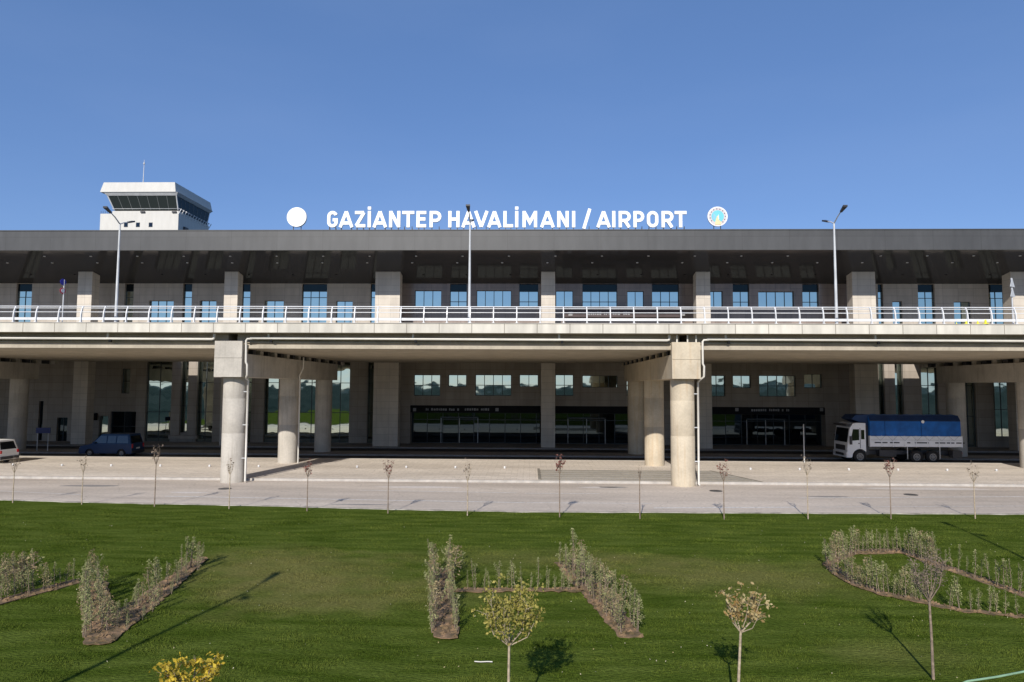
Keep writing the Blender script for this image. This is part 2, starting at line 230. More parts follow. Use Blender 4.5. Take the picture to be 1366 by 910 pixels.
# ------------------------------------------------------------------ mesh helpers
class MB:
    def __init__(s): s.v = []; s.f = []; s.m = []; s.mats = []; s.smooth = []
    def _mi(s, m):
        if m is None: return 0
        if m not in s.mats: s.mats.append(m)
        return s.mats.index(m)
    def add(s, vs, fs, m=None, smooth=False):
        o = len(s.v); s.v += [tuple(v) for v in vs]; k = s._mi(m)
        for f in fs: s.f.append(tuple(i+o for i in f)); s.m.append(k); s.smooth.append(smooth)
        return s
    def box(s, x0, x1, y0, y1, z0, z1, m=None, bev=0.0):
        if bev and min(x1-x0, y1-y0, z1-z0) > 2.2*bev:
            # chamfered prism along z
            b = bev; pts = [(x0+b, y0), (x1-b, y0), (x1, y0+b), (x1, y1-b), (x1-b, y1), (x0+b, y1), (x0, y1-b), (x0, y0+b)]
            return s.prism(pts, z0, z1, m)
        vs = [(x, y, z) for z in (z0, z1) for y in (y0, y1) for x in (x0, x1)]
        return s.add(vs, [(0, 2, 3, 1), (4, 5, 7, 6), (0, 1, 5, 4), (2, 6, 7, 3), (0, 4, 6, 2), (1, 3, 7, 5)], m)
    def prism(s, pts, z0, z1, m=None):                       # polygon in XY extruded in z
        a = sum(pts[i][0]*pts[(i+1) % len(pts)][1]-pts[(i+1) % len(pts)][0]*pts[i][1] for i in range(len(pts)))
        if a < 0: pts = pts[::-1]
        n = len(pts); vs = [(x, y, z0) for x, y in pts]+[(x, y, z1) for x, y in pts]
        fs = [tuple(range(n))[::-1], tuple(range(n, 2*n))]+[(i, (i+1) % n, n+(i+1) % n, n+i) for i in range(n)]
        return s.add(vs, fs, m)
    def prism_y(s, pts, y0, y1, m=None):                     # polygon in XZ extruded in y
        a = sum(pts[i][0]*pts[(i+1) % len(pts)][1]-pts[(i+1) % len(pts)][0]*pts[i][1] for i in range(len(pts)))
        if a < 0: pts = pts[::-1]
        n = len(pts); vs = [(x, y0, z) for x, z in pts]+[(x, y1, z) for x, z in pts]
        fs = [tuple(range(n)), tuple(range(n, 2*n))[::-1]]+[((i+1) % n, i, n+i, n+(i+1) % n) for i in range(n)]
        return s.add(vs, fs, m)
    def prism_x(s, pts, x0, x1, m=None):                     # polygon in YZ extruded in x
        a = sum(pts[i][0]*pts[(i+1) % len(pts)][1]-pts[(i+1) % len(pts)][0]*pts[i][1] for i in range(len(pts)))
        if a < 0: pts = pts[::-1]
        n = len(pts); vs = [(x0, y, z) for y, z in pts]+[(x1, y, z) for y, z in pts]
        fs = [tuple(range(n))[::-1], tuple(range(n, 2*n))]+[(i, (i+1) % n, n+(i+1) % n, n+i) for i in range(n)]
        return s.add(vs, fs, m)
    def tube(s, pts, rad, m=None, seg=8, smooth=True, caps=True):
        pts = [Vector(p) for p in pts]; rr = rad if isinstance(rad, (list, tuple)) else [rad]*len(pts)
        o = []; up = None
        for i, p in enumerate(pts):
            d = (pts[min(i+1, len(pts)-1)]-pts[max(i-1, 0)]); d = d.normalized() if d.length > 1e-9 else Vector((0, 0, 1))
            a = (up if up is not None else (Vector((0, 0, 1)) if abs(d.z) < 0.9 else Vector((1, 0, 0))))
            x = a.cross(d)
            if x.length < 1e-4: x = Vector((1, 0, 0)).cross(d)
            if x.length < 1e-4: x = Vector((0, 1, 0)).cross(d)
            x.normalize(); y = d.cross(x); up = y if up is not None or True else None
            up = y
            # keep frame continuous
            up = y.copy(); x_ = x
            for k in range(seg):
                t = 2*math.pi*k/seg; o.append(p+(x_*math.cos(t)+y*math.sin(t))*rr[i])
            up = y if abs(y.dot(d)) < 0.9 else None
        fs = []
        for i in range(len(pts)-1):
            for k in range(seg):
                a_, b_ = i*seg+k, i*seg+(k+1) % seg; fs.append((a_, b_, b_+seg, a_+seg))
        s.add(o, fs, m, smooth)
        if caps:
            s.add(o[:seg], [tuple(range(seg))[::-1]], m); s.add(o[-seg:], [tuple(range(seg))], m)
        return s
    def lathe(s, prof, c, m=None, seg=24, axis='z', smooth=True):
        vs = []; fs = []
        for (r, h) in prof:
            for k in range(seg):
                t = 2*math.pi*k/seg; a, b = r*math.cos(t), r*math.sin(t)
                vs.append({'z': (c[0]+a, c[1]+b, c[2]+h), 'y': (c[0]+a, c[1]+h, c[2]+b), 'x': (c[0]+h, c[1]+a, c[2]+b)}[axis])
        for i in range(len(prof)-1):
            for k in range(seg):
                a_, b_ = i*seg+k, i*seg+(k+1) % seg; fs.append((a_, b_, b_+seg, a_+seg))
        s.add(vs, fs, m, smooth)
        s.add(vs[:seg], [tuple(range(seg))], m); s.add(vs[-seg:], [tuple(range(seg))], m)
        return s
    def build(s, name, m=None, parent=None, xf=None):
        me = bpy.data.meshes.new(name); me.from_pydata(s.v, [], s.f); me.update()
        mats = s.mats or [None]
        if m is not None:
            me.materials.append(m)
            for mm in s.mats: me.materials.append(mm)
            if s.mats: me.polygons.foreach_set('material_index', [k+1 for k in s.m])
        else:
            for mm in s.mats: me.materials.append(mm)
            me.polygons.foreach_set('material_index', s.m)
        me.polygons.foreach_set('use_smooth', s.smooth)
        o = bpy.data.objects.new(name, me); COL.objects.link(o)
        if parent is not None:
            o.parent = parent
            L = parent.get('_abs')
        return o
def thing(name, label, cat, loc=(0, 0, 0), rz=0, group=None):
    o = bpy.data.objects.new(name, None); COL.objects.link(o); o.location = loc; o.rotation_euler = (0, 0, rz)
    o.empty_display_size = 0.3; return tag(o, label, cat, group)
def tag(o, label, cat, group=None):
    o['label'] = label; o['category'] = cat
    if group: o['group'] = group
    return o
def struct(o): o['kind'] = 'structure'; return o
def copy_tree(o, parent=None):
    c = o.copy(); COL.objects.link(c); c.parent = parent
    for ch in [x for x in o.children]: copy_tree(ch, c)
    return c
def sheet(name, pts, z, m, th=0.0):
    mb = MB()
    if th: mb.prism(pts, z-th, z)
    else:
        a = sum(pts[i][0]*pts[(i+1) % len(pts)][1]-pts[(i+1) % len(pts)][0]*pts[i][1] for i in range(len(pts)))
        if a < 0: pts = pts[::-1]
        mb.add([(x, y, z) for x, y in pts], [tuple(range(len(pts)))])
    return struct(mb.build(name, m))

# ------------------------------------------------------------------ terrain
sheet('ground', [(-4000, -6000), (4000, -6000), (4000, 4000), (-4000, 4000)], -0.06, M['earth'])
def hills():
    N = 140; vs = []; fs = []
    for i in range(N):
        a = math.pi*(i/(N-1))*1.3 + math.pi*0.85
        for j, (rr, base) in enumerate(((1500, -1), (2100, 1), (2900, -1))):
            h = 14 + 7*math.sin(a*5+1)+5*math.sin(a*11+2)+2*math.sin(a*27)
            vs.append((rr*math.cos(a), rr*math.sin(a), h if j == 1 else -1))
    for i in range(N-1):
        for j in range(2):
            a_ = i*3+j; fs.append((a_, a_+1, a_+4, a_+3))
    return struct(MB().add(vs, fs, None, True).build('hills', M['hill']))
hills()
edge = [at(px, py, z=0.004) for px, py in ((-700, 655), (-300, 660.5), (0, 667.3), (108, 670.5), (360, 675.5), (520, 680), (700, 683.3), (1040, 685), (1366, 686.5), (1800, 690.5), (2300, 696))]
EX = [p.x for p in edge]; EY = [p.y for p in edge]
def edge_y(x): return float(np.interp(x, EX, EY))
exs = list(np.linspace(EX[0], EX[-1], 160))
# lawn: one sheet with gentle undulation
lv = []; lf = []; NYL = 60
for i, x in enumerate(exs):
    y1 = edge_y(x)+0.07*math.sin(x*3.1)+0.05*math.sin(x*7.7)
    for j in range(NYL+1):
        t = j/NYL; y = -25+(y1+25)*t
        lv.append((x, y, 0.0+0.03*math.sin(x*0.7+y*0.4)*math.sin(y*0.5)*(1 if y < 29 else 0)-0.0))
for i in range(len(exs)-1):
    for j in range(NYL):
        a_ = i*(NYL+1)+j; lf.append((a_, a_+NYL+1, a_+NYL+2, a_+1))
lo = MB().add(lv, lf, None, True).build('lawn', M['lawn']); struct(lo)
XW0, XW1 = -75, 75
sheet('service_road', [(x, edge_y(x)) for x in [EX[0]]+exs[1:-1]+[EX[-1]]]+[(XW1, 42.2), (XW0, 42.2)], -0.03, M['road_light'])
# kerb strip along the lawn
kb = MB(); kp = [(x, edge_y(x)) for x in exs]
kb.prism(kp+[(x, y+0.14) for x, y in kp[::-1]], -0.05, 0.03)
struct(kb.build('kerb', M['edge']))
PZ = 0.10
plat = sheet('pavement', [(XW0, 42.2), (XW1, 42.2), (XW1, 53.9), (XW0, 53.9)], PZ, M['pavers'], 0.3)
kb = MB(); kb.box(XW0, XW1, 42.04, 42.197, -0.05, PZ+0.012); kb.box(XW0, XW1, 53.903, 54.06, -0.05, PZ+0.012)
struct(kb.build('kerb', M['kerb']))
rp = [at(720, 627.0, z=PZ), at(940, 625.5, z=PZ), at(1014, 643, z=PZ), at(720, 641.5, z=PZ)]
rp = [(p.x, min(max(p.y, 42.3), 53)) for p in rp]
sheet('ramp', [(rp[0][0], 47.6), (rp[1][0], 47.6), (rp[2][0], 42.215), (rp[3][0], 42.215)], PZ+0.016, M['ramp'], 0.012)
M['groove'] = mat('dark_slab_strip', (0.24, 0.215, 0.175), rough=0.9, var=0.1)  # plain darker tone for the strips laid across the ramp
kb = MB(); kb.box(rp[0][0]-0.16, rp[0][0]-0.003, 42.215, 47.6, PZ-0.02, PZ+0.09); 
kb.prism([(rp[1][0]+0.003, 47.6), (rp[1][0]+0.16, 47.6), (rp[2][0]+0.16, 42.215), (rp[2][0]+0.003, 42.215)], PZ-0.02, PZ+0.03)
for k in range(5): kb.box(rp[0][0], rp[2][0]-0.2-(k*0.62)*0.9-0.2, 42.6+k*1.05, 42.72+k*1.05, PZ+0.005, PZ+0.045, M['groove'])
struct(kb.build('ramp_edging', M['kerb']))
sheet('dropoff_road', [(XW0, 54.06), (XW1, 54.06), (XW1, 57.4), (XW0, 57.4)], -0.03, M['asphalt'])
sheet('median', [(XW0, 57.4), (XW1, 57.4), (XW1, 60.3), (XW0, 60.3)], PZ, M['sidewalk'], 0.3)
sheet('inner_road', [(XW0, 60.3), (XW1, 60.3), (XW1, 64.3), (XW0, 64.3)], -0.03, M['asphalt'])
sheet('forecourt', [(XW0, 64.3), (XW1, 64.3), (XW1, 69.5), (XW0, 69.5)], PZ, M['sidewalk'], 0.3)
# painted lines on the service road
def stripe(pa, pb, wd):
    a, b = at(*pa, z=-0.026), at(*pb, z=-0.026); d = (b-a).normalized(); n = Vector((-d.y, d.x, 0))*wd/2
    return [(a.x-n.x, a.y-n.y), (b.x-n.x, b.y-n.y), (b.x+n.x, b.y+n.y), (a.x+n.x, a.y+n.y)]
for pa, pb, wd in (((220, 662), (700, 670.5), 0.13), ((703, 670.6), (870, 671.5), 0.11), ((480, 654), (690, 657.5), 0.10), ((700, 658), (800, 658.5), 0.10), ((872, 677.6), (1062, 676.6), 0.16), ((1066, 664.3), (1366, 662.5), 0.12), ((1090, 676.5), (1366, 675), 0.07), ((0, 655), (110, 660), 0.08)):
    sheet('road_line', stripe(pa, pb, wd), -0.026, M['line'])
# stone strip on the far left of the lawn edge
M['patch'] = ground_mat('asphalt_patch', (0.30, 0.28, 0.26), (0.22, 0.205, 0.19)); M['patch_pale'] = ground_mat('pale_patch', (0.66, 0.60, 0.54), (0.56, 0.51, 0.46)); M['iron'] = mat('cast_iron', (0.09, 0.085, 0.08), rough=0.6, var=0.2, scale=8)
for k, (px, py, wx_, wy_, mm) in enumerate(((800, 650.5, 2.6, 0.7, 'patch_pale'), (818, 650, 1.6, 0.5, 'patch'), (120, 648, 3.4, 0.8, 'patch'), (480, 673, 2.8, 0.35, 'patch'), (1105, 662.5, 2.2, 0.4, 'patch'), (560, 650, 5.0, 0.9, 'patch_pale'), (1240, 652, 6.5, 1.2, 'patch_pale'), (250, 657, 2.0, 0.6, 'patch_pale'))):
    c_ = at(px, py, z=-0.025); n_ = 14; pts = []
    for i_ in range(n_): a_ = 2*math.pi*i_/n_; rr = random.uniform(.75, 1.1); pts.append((c_.x+math.cos(a_)*wx_/2*rr*(1.15 if abs(math.cos(a_)) > .7 else 1), c_.y+math.sin(a_)*wy_/2*rr))
    sheet('asphalt_patch', pts, -0.0262, M[mm])
for px, py in ((300, 652), (955, 655), (1215, 660)):
    c_ = at(px, py, z=-0.025); tag(MB().lathe([(0.36, 0), (0.36, 0.012), (0.30, 0.012), (0.29, 0.006)], (0, 0, 0), M['iron'], 24).build('manhole_cover', None), 'round iron manhole cover in the pale road '+{300: 'near the pale left front column', 955: 'right of the stained front column', 1215: 'in front of the truck'}[px], 'manhole cover', 'manhole covers'); bpy.data.objects[-1] if False else None
    [o_ for o_ in COL.objects if o_.name.startswith('manhole_cover')][-1].location = (c_.x, c_.y, -0.027)
# ------------------------------------------------------------------ elevated roadway
PX = [at(310.5, 643, Y=41.5).x, at(911.5, 648, Y=41.5).x]
SP = PX[1]-PX[0]
PIERS = [PX[0]-SP, PX[0], PX[1], PX[1]+SP, ]
ZG0, ZG1 = 8.03, 8.93
ROWS = (41.5, 50.9, 59.5)
br = thing('elevated_roadway', 'long beige concrete elevated roadway on round columns in front of the terminal', 'bridge', (PX[0], 41.5, 0))
O = Vector(br.location)
def part(mb, name, m, parent, origin):
    mb.v = [(x-origin[0], y-origin[1], z-origin[2]) for x, y, z in mb.v]; return mb.build(name, m, parent)
mb = MB(); mb.box(XW0, XW1, 40.12, 64.0, ZG1+0.003, 9.25)
gapL = (at(221, 490, Y=66).x, at(334, 490, Y=66).x); gapR = (at(1171, 490, Y=66).x, at(1236, 490, Y=66).x)
segs = [(XW0, gapL[0]), (gapL[1], gapR[0]), (gapR[1], XW1)]
for a, b in segs: mb.box(a, b, 64.003, 68.45, 8.3, 9.25)
part(mb, 'deck', M['girder'], br, O)
mb = MB(); mb.box(XW0, XW1, 39.9, 40.117, 8.94, 9.49, M['parapet']); mb.box(XW0, XW1, 39.86, 40.2, 9.492, 9.53, M['kerb'])
part(mb, 'parapet', None, br, O)
mb = MB(); mb.box(XW0, XW1, 40.12, 63.9, 9.254, 9.262, M['deck_floor']); part(mb, 'road_surface', None, br, O)
xs = [XW0]+PIERS+[XW1]
for i in range(len(xs)-1):
    a = xs[i]+(0.28 if i > 0 else 0); b = xs[i+1]-(0.28 if i < len(xs)-2 else 0)
    for k in range(19):
        y0 = 40.9+k*1.215
        mb = MB(); mb.box(a, b, y0, y0+1.17, ZG0, ZG1)
        if k == 0:
            mb.box(a+0.5, b-0.5, 40.62, 40.897, ZG0, ZG0+0.2); mb.box(a+0.5, b-0.5, 40.80, 40.897, ZG0+0.34, ZG0+0.42)
        part(mb, 'girder', M['girder'], br, O)
PART_PIER = []
for pi, px_ in enumerate(PIERS):
    stained = (pi == 2); mt = M['concrete_stained'] if stained else M['concrete']
    pe = bpy.data.objects.new('pier', None); COL.objects.link(pe); pe.parent = br; pe.location = (px_-O.x, 0, 0)
    o2 = (px_, O.y, 0)
    if stained: pe['label'] = 'yellow-stained concrete pier with rusty streaks'
    h = 0.83
    mb = MB(); mb.box(px_-h, px_+h, 40.3, 40.61, 6.31, 8.46, mt); mb.box(px_-h+0.003, px_+h-0.003, 40.612, 60.7, 6.31, 7.72, mt)
    mb.box(px_-h+0.02, px_+h-0.02, 40.27, 40.298, 7.45, 7.52, mt)
    for k in range(19):
        for sx in (-0.5, 0.5): mb.box(px_+sx-0.2, px_+sx+0.2, 41.25+k*1.215-0.25, 41.25+k*1.215+0.25, 7.722, 8.027, M['darkmetal'] if k % 2 else mt)
    part(mb, 'cap_beam', None, pe, o2)
    for ry in ROWS:
        zb = -0.05 if ry < 42 else 0.02; r = 0.71
        mb = MB(); mb.lathe([(r, zb), (r, 2.9), (r-0.006, 2.91), (r-0.006, 2.93), (r, 2.94), (r, 5.0), (r-0.006, 5.01), (r, 5.03), (r, 6.307)], (px_, ry, 0), mt, 40)
        part(mb, 'column', None, pe, o2)
    if stained:
        for dx in (-0.5, 0.12, 0.62):
            mb = MB(); mb.tube([(px_+dx, 40.45, 8.461), (px_+dx, 40.45, 8.9)], 0.05, M['pipe'], 8); part(mb, 'drain_stub', None, pe, o2)

# railing
rl = thing('bridge_railing', 'white steel railing with three rails and curved posts along the roadway parapet', 'railing', (0, 39.98, 9.53))
ro = (0, 39.98, 9.53)
postpx = [i for i in range(-30, 1420, 30)]
px0 = at(0.5, 420, Y=39.98).x
posts = []; x = px0-1.27*8
while x < 34: posts.append(x); x += 1.372
gaps = []
for x in posts:
    mb = MB(); pts = [(0, z) for z in ()]
    prof = [(0.0, 0), (0.0, 0.25), (0.01, 0.5), (0.05, 0.72), (0.12, 0.9), (0.20, 1.0)]
    v = []; n = len(prof)
    for i, (dy, z) in enumerate(prof):
        wd = 0.14-0.06*z
        v += [(-0.03, dy-wd/2, z), (0.03, dy-wd/2, z), (0.03, dy+wd/2, z), (-0.03, dy+wd/2, z)]
    f = [(0, 1, 2, 3)[::-1], tuple(4*(n-1)+k for k in range(4))]
    for i in range(n-1):
        for k in range(4): f.append((4*i+k, 4*i+(k+1) % 4, 4*i+4+(k+1) % 4, 4*i+4+k))
    mb.add(v, f); mb.box(-0.08, 0.08, -0.1, 0.1, 0.0, 0.02)
    o = mb.build('post', M['steel'], rl); o.location = (x, 0, 0)
x0, x1 = posts[0], posts[-1]
def rail(y, z, r, rz=None):
    mb = MB()
    if rz: mb.box(x0, x1, y-r, y+r, z-rz, z+rz)
    else: mb.tube([(x0, y, z), (x1, y, z)], r, None, 8)
    return mb.build('rail', M['steel'], rl)
rail(0.20, 0.985, 0.028); rail(0.05, 0.86, 0.022); rail(0.03, 0.62, 0.024); rail(0.045, 0.22, 0.03, 0.075)

# drain pipes under the parapet
def drainpipe(xa, xb, first, label):
    t = thing('drain_pipe', label, 'pipe', (xb, 40.5, 0), 0, 'drain pipes under the roadway edge'); o = (xb, 40.5, 0)
    z0 = 8.60
    mb = MB(); mb.tube([(xa, 40.45, z0+0.04), (xb-0.13, 40.45, z0-0.03), (xb-0.03, 40.45, z0), (xb, 40.45, z0+0.09), (xb, 40.45, z0+0.3)], 0.08, M['pipe'], 10)
    part(mb, 'pipe_run', None, t, o)
    n = max(1, int((xb-xa)/8.6))
    for k in range(n+1):
        x = xa+1.1+k*8.7
        if x > xb-1: break
        mb = MB(); mb.tube([(x, 40.45, z0), (x, 40.45, z0+0.33)], 0.07, M['pipe'], 8); mb.box(x+0.1, x+0.24, 40.36, 40.5, z0-0.22, z0-0.08, M['black'])
        part(mb, 'branch', None, t, o)
    return t
for i in range(len(xs)-1):
    a = xs[i]+1.25; b = xs[i+1]-0.95
    drainpipe(a, b, i, ['white drain pipe under the roadway edge at the far left of the photo', 'white drain pipe under the roadway edge left of the pale front pier', 'white drain pipe under the roadway edge between the two front piers', 'white drain pipe under the roadway edge right of the stained front pier', 'white drain pipe under the roadway edge beyond the right border'][i] if True else '')
for pi in (1, 2):
    px_ = PIERS[pi]
    t = thing('downspout', ['', 'white downspout running down beside the pale left front column', 'white downspout running down beside the stained right front column'][pi], 'pipe', (px_+1, 40.5, 0), 0, 'downspouts beside the front columns'); o = (px_+1, 40.5, 0)
    mb = MB(); mb.tube([(px_+1.35, 40.45, 8.61), (px_+1.08, 40.45, 8.6), (px_+1.0, 40.45, 8.5), (px_+1.0, 40.5, 7.2), (px_+1.08, 40.5, 7.05), (px_+1.08, 40.55, 6.45), (px_+0.9, 40.8, 6.25), (px_+0.88, 41.2, 6.1), (px_+0.86, 41.25, 0.1), (px_+0.9, 41.15, 0.02)], 0.065, M['pipe'], 10)
    part(mb, 'pipe_run', None, t, o)
    for z in (5.4, 3.4, 1.4):
        mb = MB(); mb.box(px_+0.6, px_+0.93, 41.18, 41.32, z, z+0.05, M['galv']); part(mb, 'clamp', None, t, o)
t = thing('downspout', 'grey downspout on the second column behind the pale front pier', 'pipe', (PIERS[1]+1, 50.4, 0), 0, 'downspouts beside the front columns'); o = (PIERS[1]+1, 50.4, 0)
mb = MB(); q = PIERS[1]; mb.tube([(q+1.3, 50.0, 7.9), (q+1.3, 50.0, 7.1), (q+0.95, 50.2, 6.5), (q+0.95, 50.4, 6.2), (q+0.95, 50.4, 0.12)], 0.055, M['pipe'], 8); part(mb, 'pipe_run', None, t, o)

# ------------------------------------------------------------------ terminal building
FY, PY = 68.5, 65.0
XT0, XT1 = -72, 72
tb = thing('terminal_building', 'long grey and beige airport terminal with overhanging flat roof behind the elevated roadway', 'building', (0, FY, 0)); TO = (0, FY, 0)
RY = 59.4; RZ0, RZ1 = 17.80, 19.55; SZ1 = 16.2
mb = MB(); mb.prism_x([(RY, RZ0), (RY+0.25, RZ0), (RY+0.25, RZ1-0.003), (RY, RZ1-0.003)], XT0, XT1, M['fascia'])
mb.box(XT0, XT1, RY-0.05, 95, RZ1, RZ1+0.08, M['fascia'])
part(mb, 'roof', None, tb, TO)
def soff(y): return RZ0+0.02+(SZ1-RZ0)*(y-RY)/(FY-RY)
mb = MB(); mb.prism_x([(RY+0.252, RZ0+0.02), (FY-0.003, SZ1), (FY-0.003, SZ1+0.3), (RY+0.252, RZ0+0.3)], XT0, XT1, M['soffit']); part(mb, 'soffit', None, tb, TO)
pilx = [(102, 121, 0), (298, 316, 0), (500, 533, 1), (722, 740.5, 0), (929, 948, 0), (1138, 1169, 1), (1350, 1384, 1), (-98, -78, 0), (1560, 1580, 0)]
for a, b, wide in pilx:
    xa, xb = at(a, 420, Y=PY).x, at(b, 420, Y=PY).x
    mb = MB(); mb.prism_x([(PY, 0.0), (PY+1.15, 0.0), (PY+1.15, soff(PY+1.15)-0.01), (PY, soff(PY)-0.01)], xa, xb, M['stone']); part(mb, 'pillar', None, tb, TO)
# downlights in the soffit
dl = []
for row, (yy, st, off) in enumerate(((60.9, 62, 17), (62.6, 60, 30), (65.9, 58, 5))):
    for px in range(-20+off, 1390, st):
        p = at(px, 345, Y=yy); z = soff(yy)
        mb = MB(); mb.lathe([(0.10, -0.03), (0.10, 0.02)], (p.x, yy, z), M['steel'] if row < 2 else M['black'], 10); dl.append(part(mb, 'downlight', None, tb, TO))

def wall(name, xa, xb, za, zb, Y, opens, m, parent=tb, depth=0.28, O=TO):
    xsr = sorted(set([xa, xb]+[min(max(v, xa), xb) for o in opens for v in o[:2]])); zsr = sorted(set([za, zb]+[min(max(v, za), zb) for o in opens for v in o[2:4]]))
    mb = MB()
    def opn(x, z): return any(o[0] < x < o[1] and o[2] < z < o[3] for o in opens)
    for i in range(len(xsr)-1):
        for j in range(len(zsr)-1):
            x_, X_, z_, Z_ = xsr[i], xsr[i+1], zsr[j], zsr[j+1]
            if not opn((x_+X_)/2, (z_+Z_)/2): mb.add([(x_, Y, z_), (X_, Y, z_), (X_, Y, Z_), (x_, Y, Z_)], [(0, 1, 2, 3)])
    for o in opens:
        x_, X_, z_, Z_ = o[:4]; D = Y+depth+0.12
        mb.add([(x_, Y, z_), (x_, D, z_), (x_, D, Z_), (x_, Y, Z_)], [(0, 3, 2, 1)]); mb.add([(X_, Y, z_), (X_, D, z_), (X_, D, Z_), (X_, Y, Z_)], [(0, 1, 2, 3)])
        mb.add([(x_, Y, Z_), (X_, Y, Z_), (X_, D, Z_), (x_, D, Z_)], [(0, 1, 2, 3)]); mb.add([(x_, Y, z_), (X_, Y, z_), (X_, D, z_), (x_, D, z_)], [(0, 3, 2, 1)])
    part(mb, name, m, parent, O)
    for o in opens:
        win(o, Y+depth, parent, O)
def win(o, Y, parent, O):
    if o[2] > 9 and o[3] > 16.1:          # tall strips: dark top panes paint in the roof overhang's reflection
        zs = Z(388.3, 700, FY); mb = MB(); mb.box(o[0], o[1], Y-0.03, Y+0.05, zs, o[3], M['reflection_pane']); part(mb, 'reflection_pane', None, parent, O)
        o = (o[0], o[1], o[2], zs-0.002)+tuple(o[4:])
    x_, X_, z_, Z_ = o[:4]; nx, nz = (o[4], o[5]) if len(o) > 5 else (1, 1); g = o[6] if len(o) > 6 else 'glass'; nm = o[7] if len(o) > 7 else 'window'
    fr = 0.05; mb = MB()
    mb.box(x_, x_+fr, Y-0.05, Y+0.06, z_, Z_); mb.box(X_-fr, X_, Y-0.05, Y+0.06, z_, Z_); mb.box(x_+fr, X_-fr, Y-0.05, Y+0.06, z_, z_+fr); mb.box(x_+fr, X_-fr, Y-0.05, Y+0.06, Z_-fr, Z_)
    for i in range(1, nx): xx = x_+(X_-x_)*i/nx; mb.box(xx-0.03, xx+0.03, Y-0.045, Y+0.05, z_+fr, Z_-fr)
    zz_ = nz if isinstance(nz, (list, tuple)) else [z_+(Z_-z_)*i/nz for i in range(1, nz)]
    for zz in zz_:
        if z_+0.1 < zz < Z_-0.1: mb.box(x_+fr, X_-fr, Y-0.04, Y+0.045, zz-0.03, zz+0.03)
    f = part(mb, nm, M['frame'], parent, O)
    # pane: one sheet per light, each very slightly out of true like real glazing
    mb = MB(); zs_ = [z_]+[z for z in zz_ if z_+0.1 < z < Z_-0.1]+[Z_]
    for i in range(nx):
        for j in range(len(zs_)-1):
            a_, b_ = x_+(X_-x_)*i/nx, x_+(X_-x_)*(i+1)/nx; e = random.uniform(-0.0025, 0.0025)*(b_-a_); e2 = random.uniform(-0.002, 0.002)*(zs_[j+1]-zs_[j])
            mb.add([(a_+.01, Y, zs_[j]+.01), (b_-.01, Y+e, zs_[j]+.01), (b_-.01, Y+e+e2, zs_[j+1]-.01), (a_+.01, Y+e2, zs_[j+1]-.01)], [(0, 1, 2, 3)])
    part(mb, 'pane', M[g], f, O)
def X(px, y=420, Y=FY): return at(px, y, Y=Y).x
def Z(py, px=700, Y=FY): return at(px, py, Y=Y).z
ZD = 9.2; TR = [Z(397), Z(425)]     # upper transoms
U = lambda a, b, top, n, nz=None, g='glass': (X(a), X(b), ZD+0.05, (SZ1-0.02 if top is None else Z(top, (a+b)/2)), n, TR if nz is None else nz, g)
cxa, cxb = X(533), X(1138)
upL = [U(-60, -35, None, 2), U(20, 41, None, 2), U(165, 177, None, 1), U(198, 231, 401, 3), U(243, 255, None, 1), U(266, 288, 401, 2), U(321.5, 333, None, 1), U(352, 378, 401, 2), U(402, 435.5, None, 3), U(448, 470, 401.5, 2), U(494, 510, None, 1)]
upC = [U(553, 588.5, 387.5, 3, []), U(600, 622.5, None, 2), U(635.5, 682, 387.5, 4, []), U(692.5, 718, None, 2), U(741.5, 764.5, 388, 2, []), U(777, 823.5, None, 4), U(837, 859, 388.5, 2, []), U(870, 906, None, 3), U(942, 964.5, 388.5, 2, []), U(978, 1000, None, 2), U(1012, 1060, 389, 4, []), U(1071, 1093, None, 2)]
upR = [U(1172, 1179, None, 1), U(1191, 1204, 402, 1), U(1225.5, 1248, None, 2), U(1273, 1296, 402.5, 2), U(1320, 1352, None, 3), U(1420, 1450, 402, 2), U(1500, 1530, None, 2)]
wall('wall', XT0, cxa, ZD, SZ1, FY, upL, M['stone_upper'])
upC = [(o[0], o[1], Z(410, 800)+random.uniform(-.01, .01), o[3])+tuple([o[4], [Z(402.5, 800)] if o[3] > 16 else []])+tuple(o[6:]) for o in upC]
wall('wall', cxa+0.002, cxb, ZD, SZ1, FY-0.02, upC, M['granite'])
wall('wall', cxb+0.002, XT1, ZD, SZ1, FY, upR, M['stone_upper'])
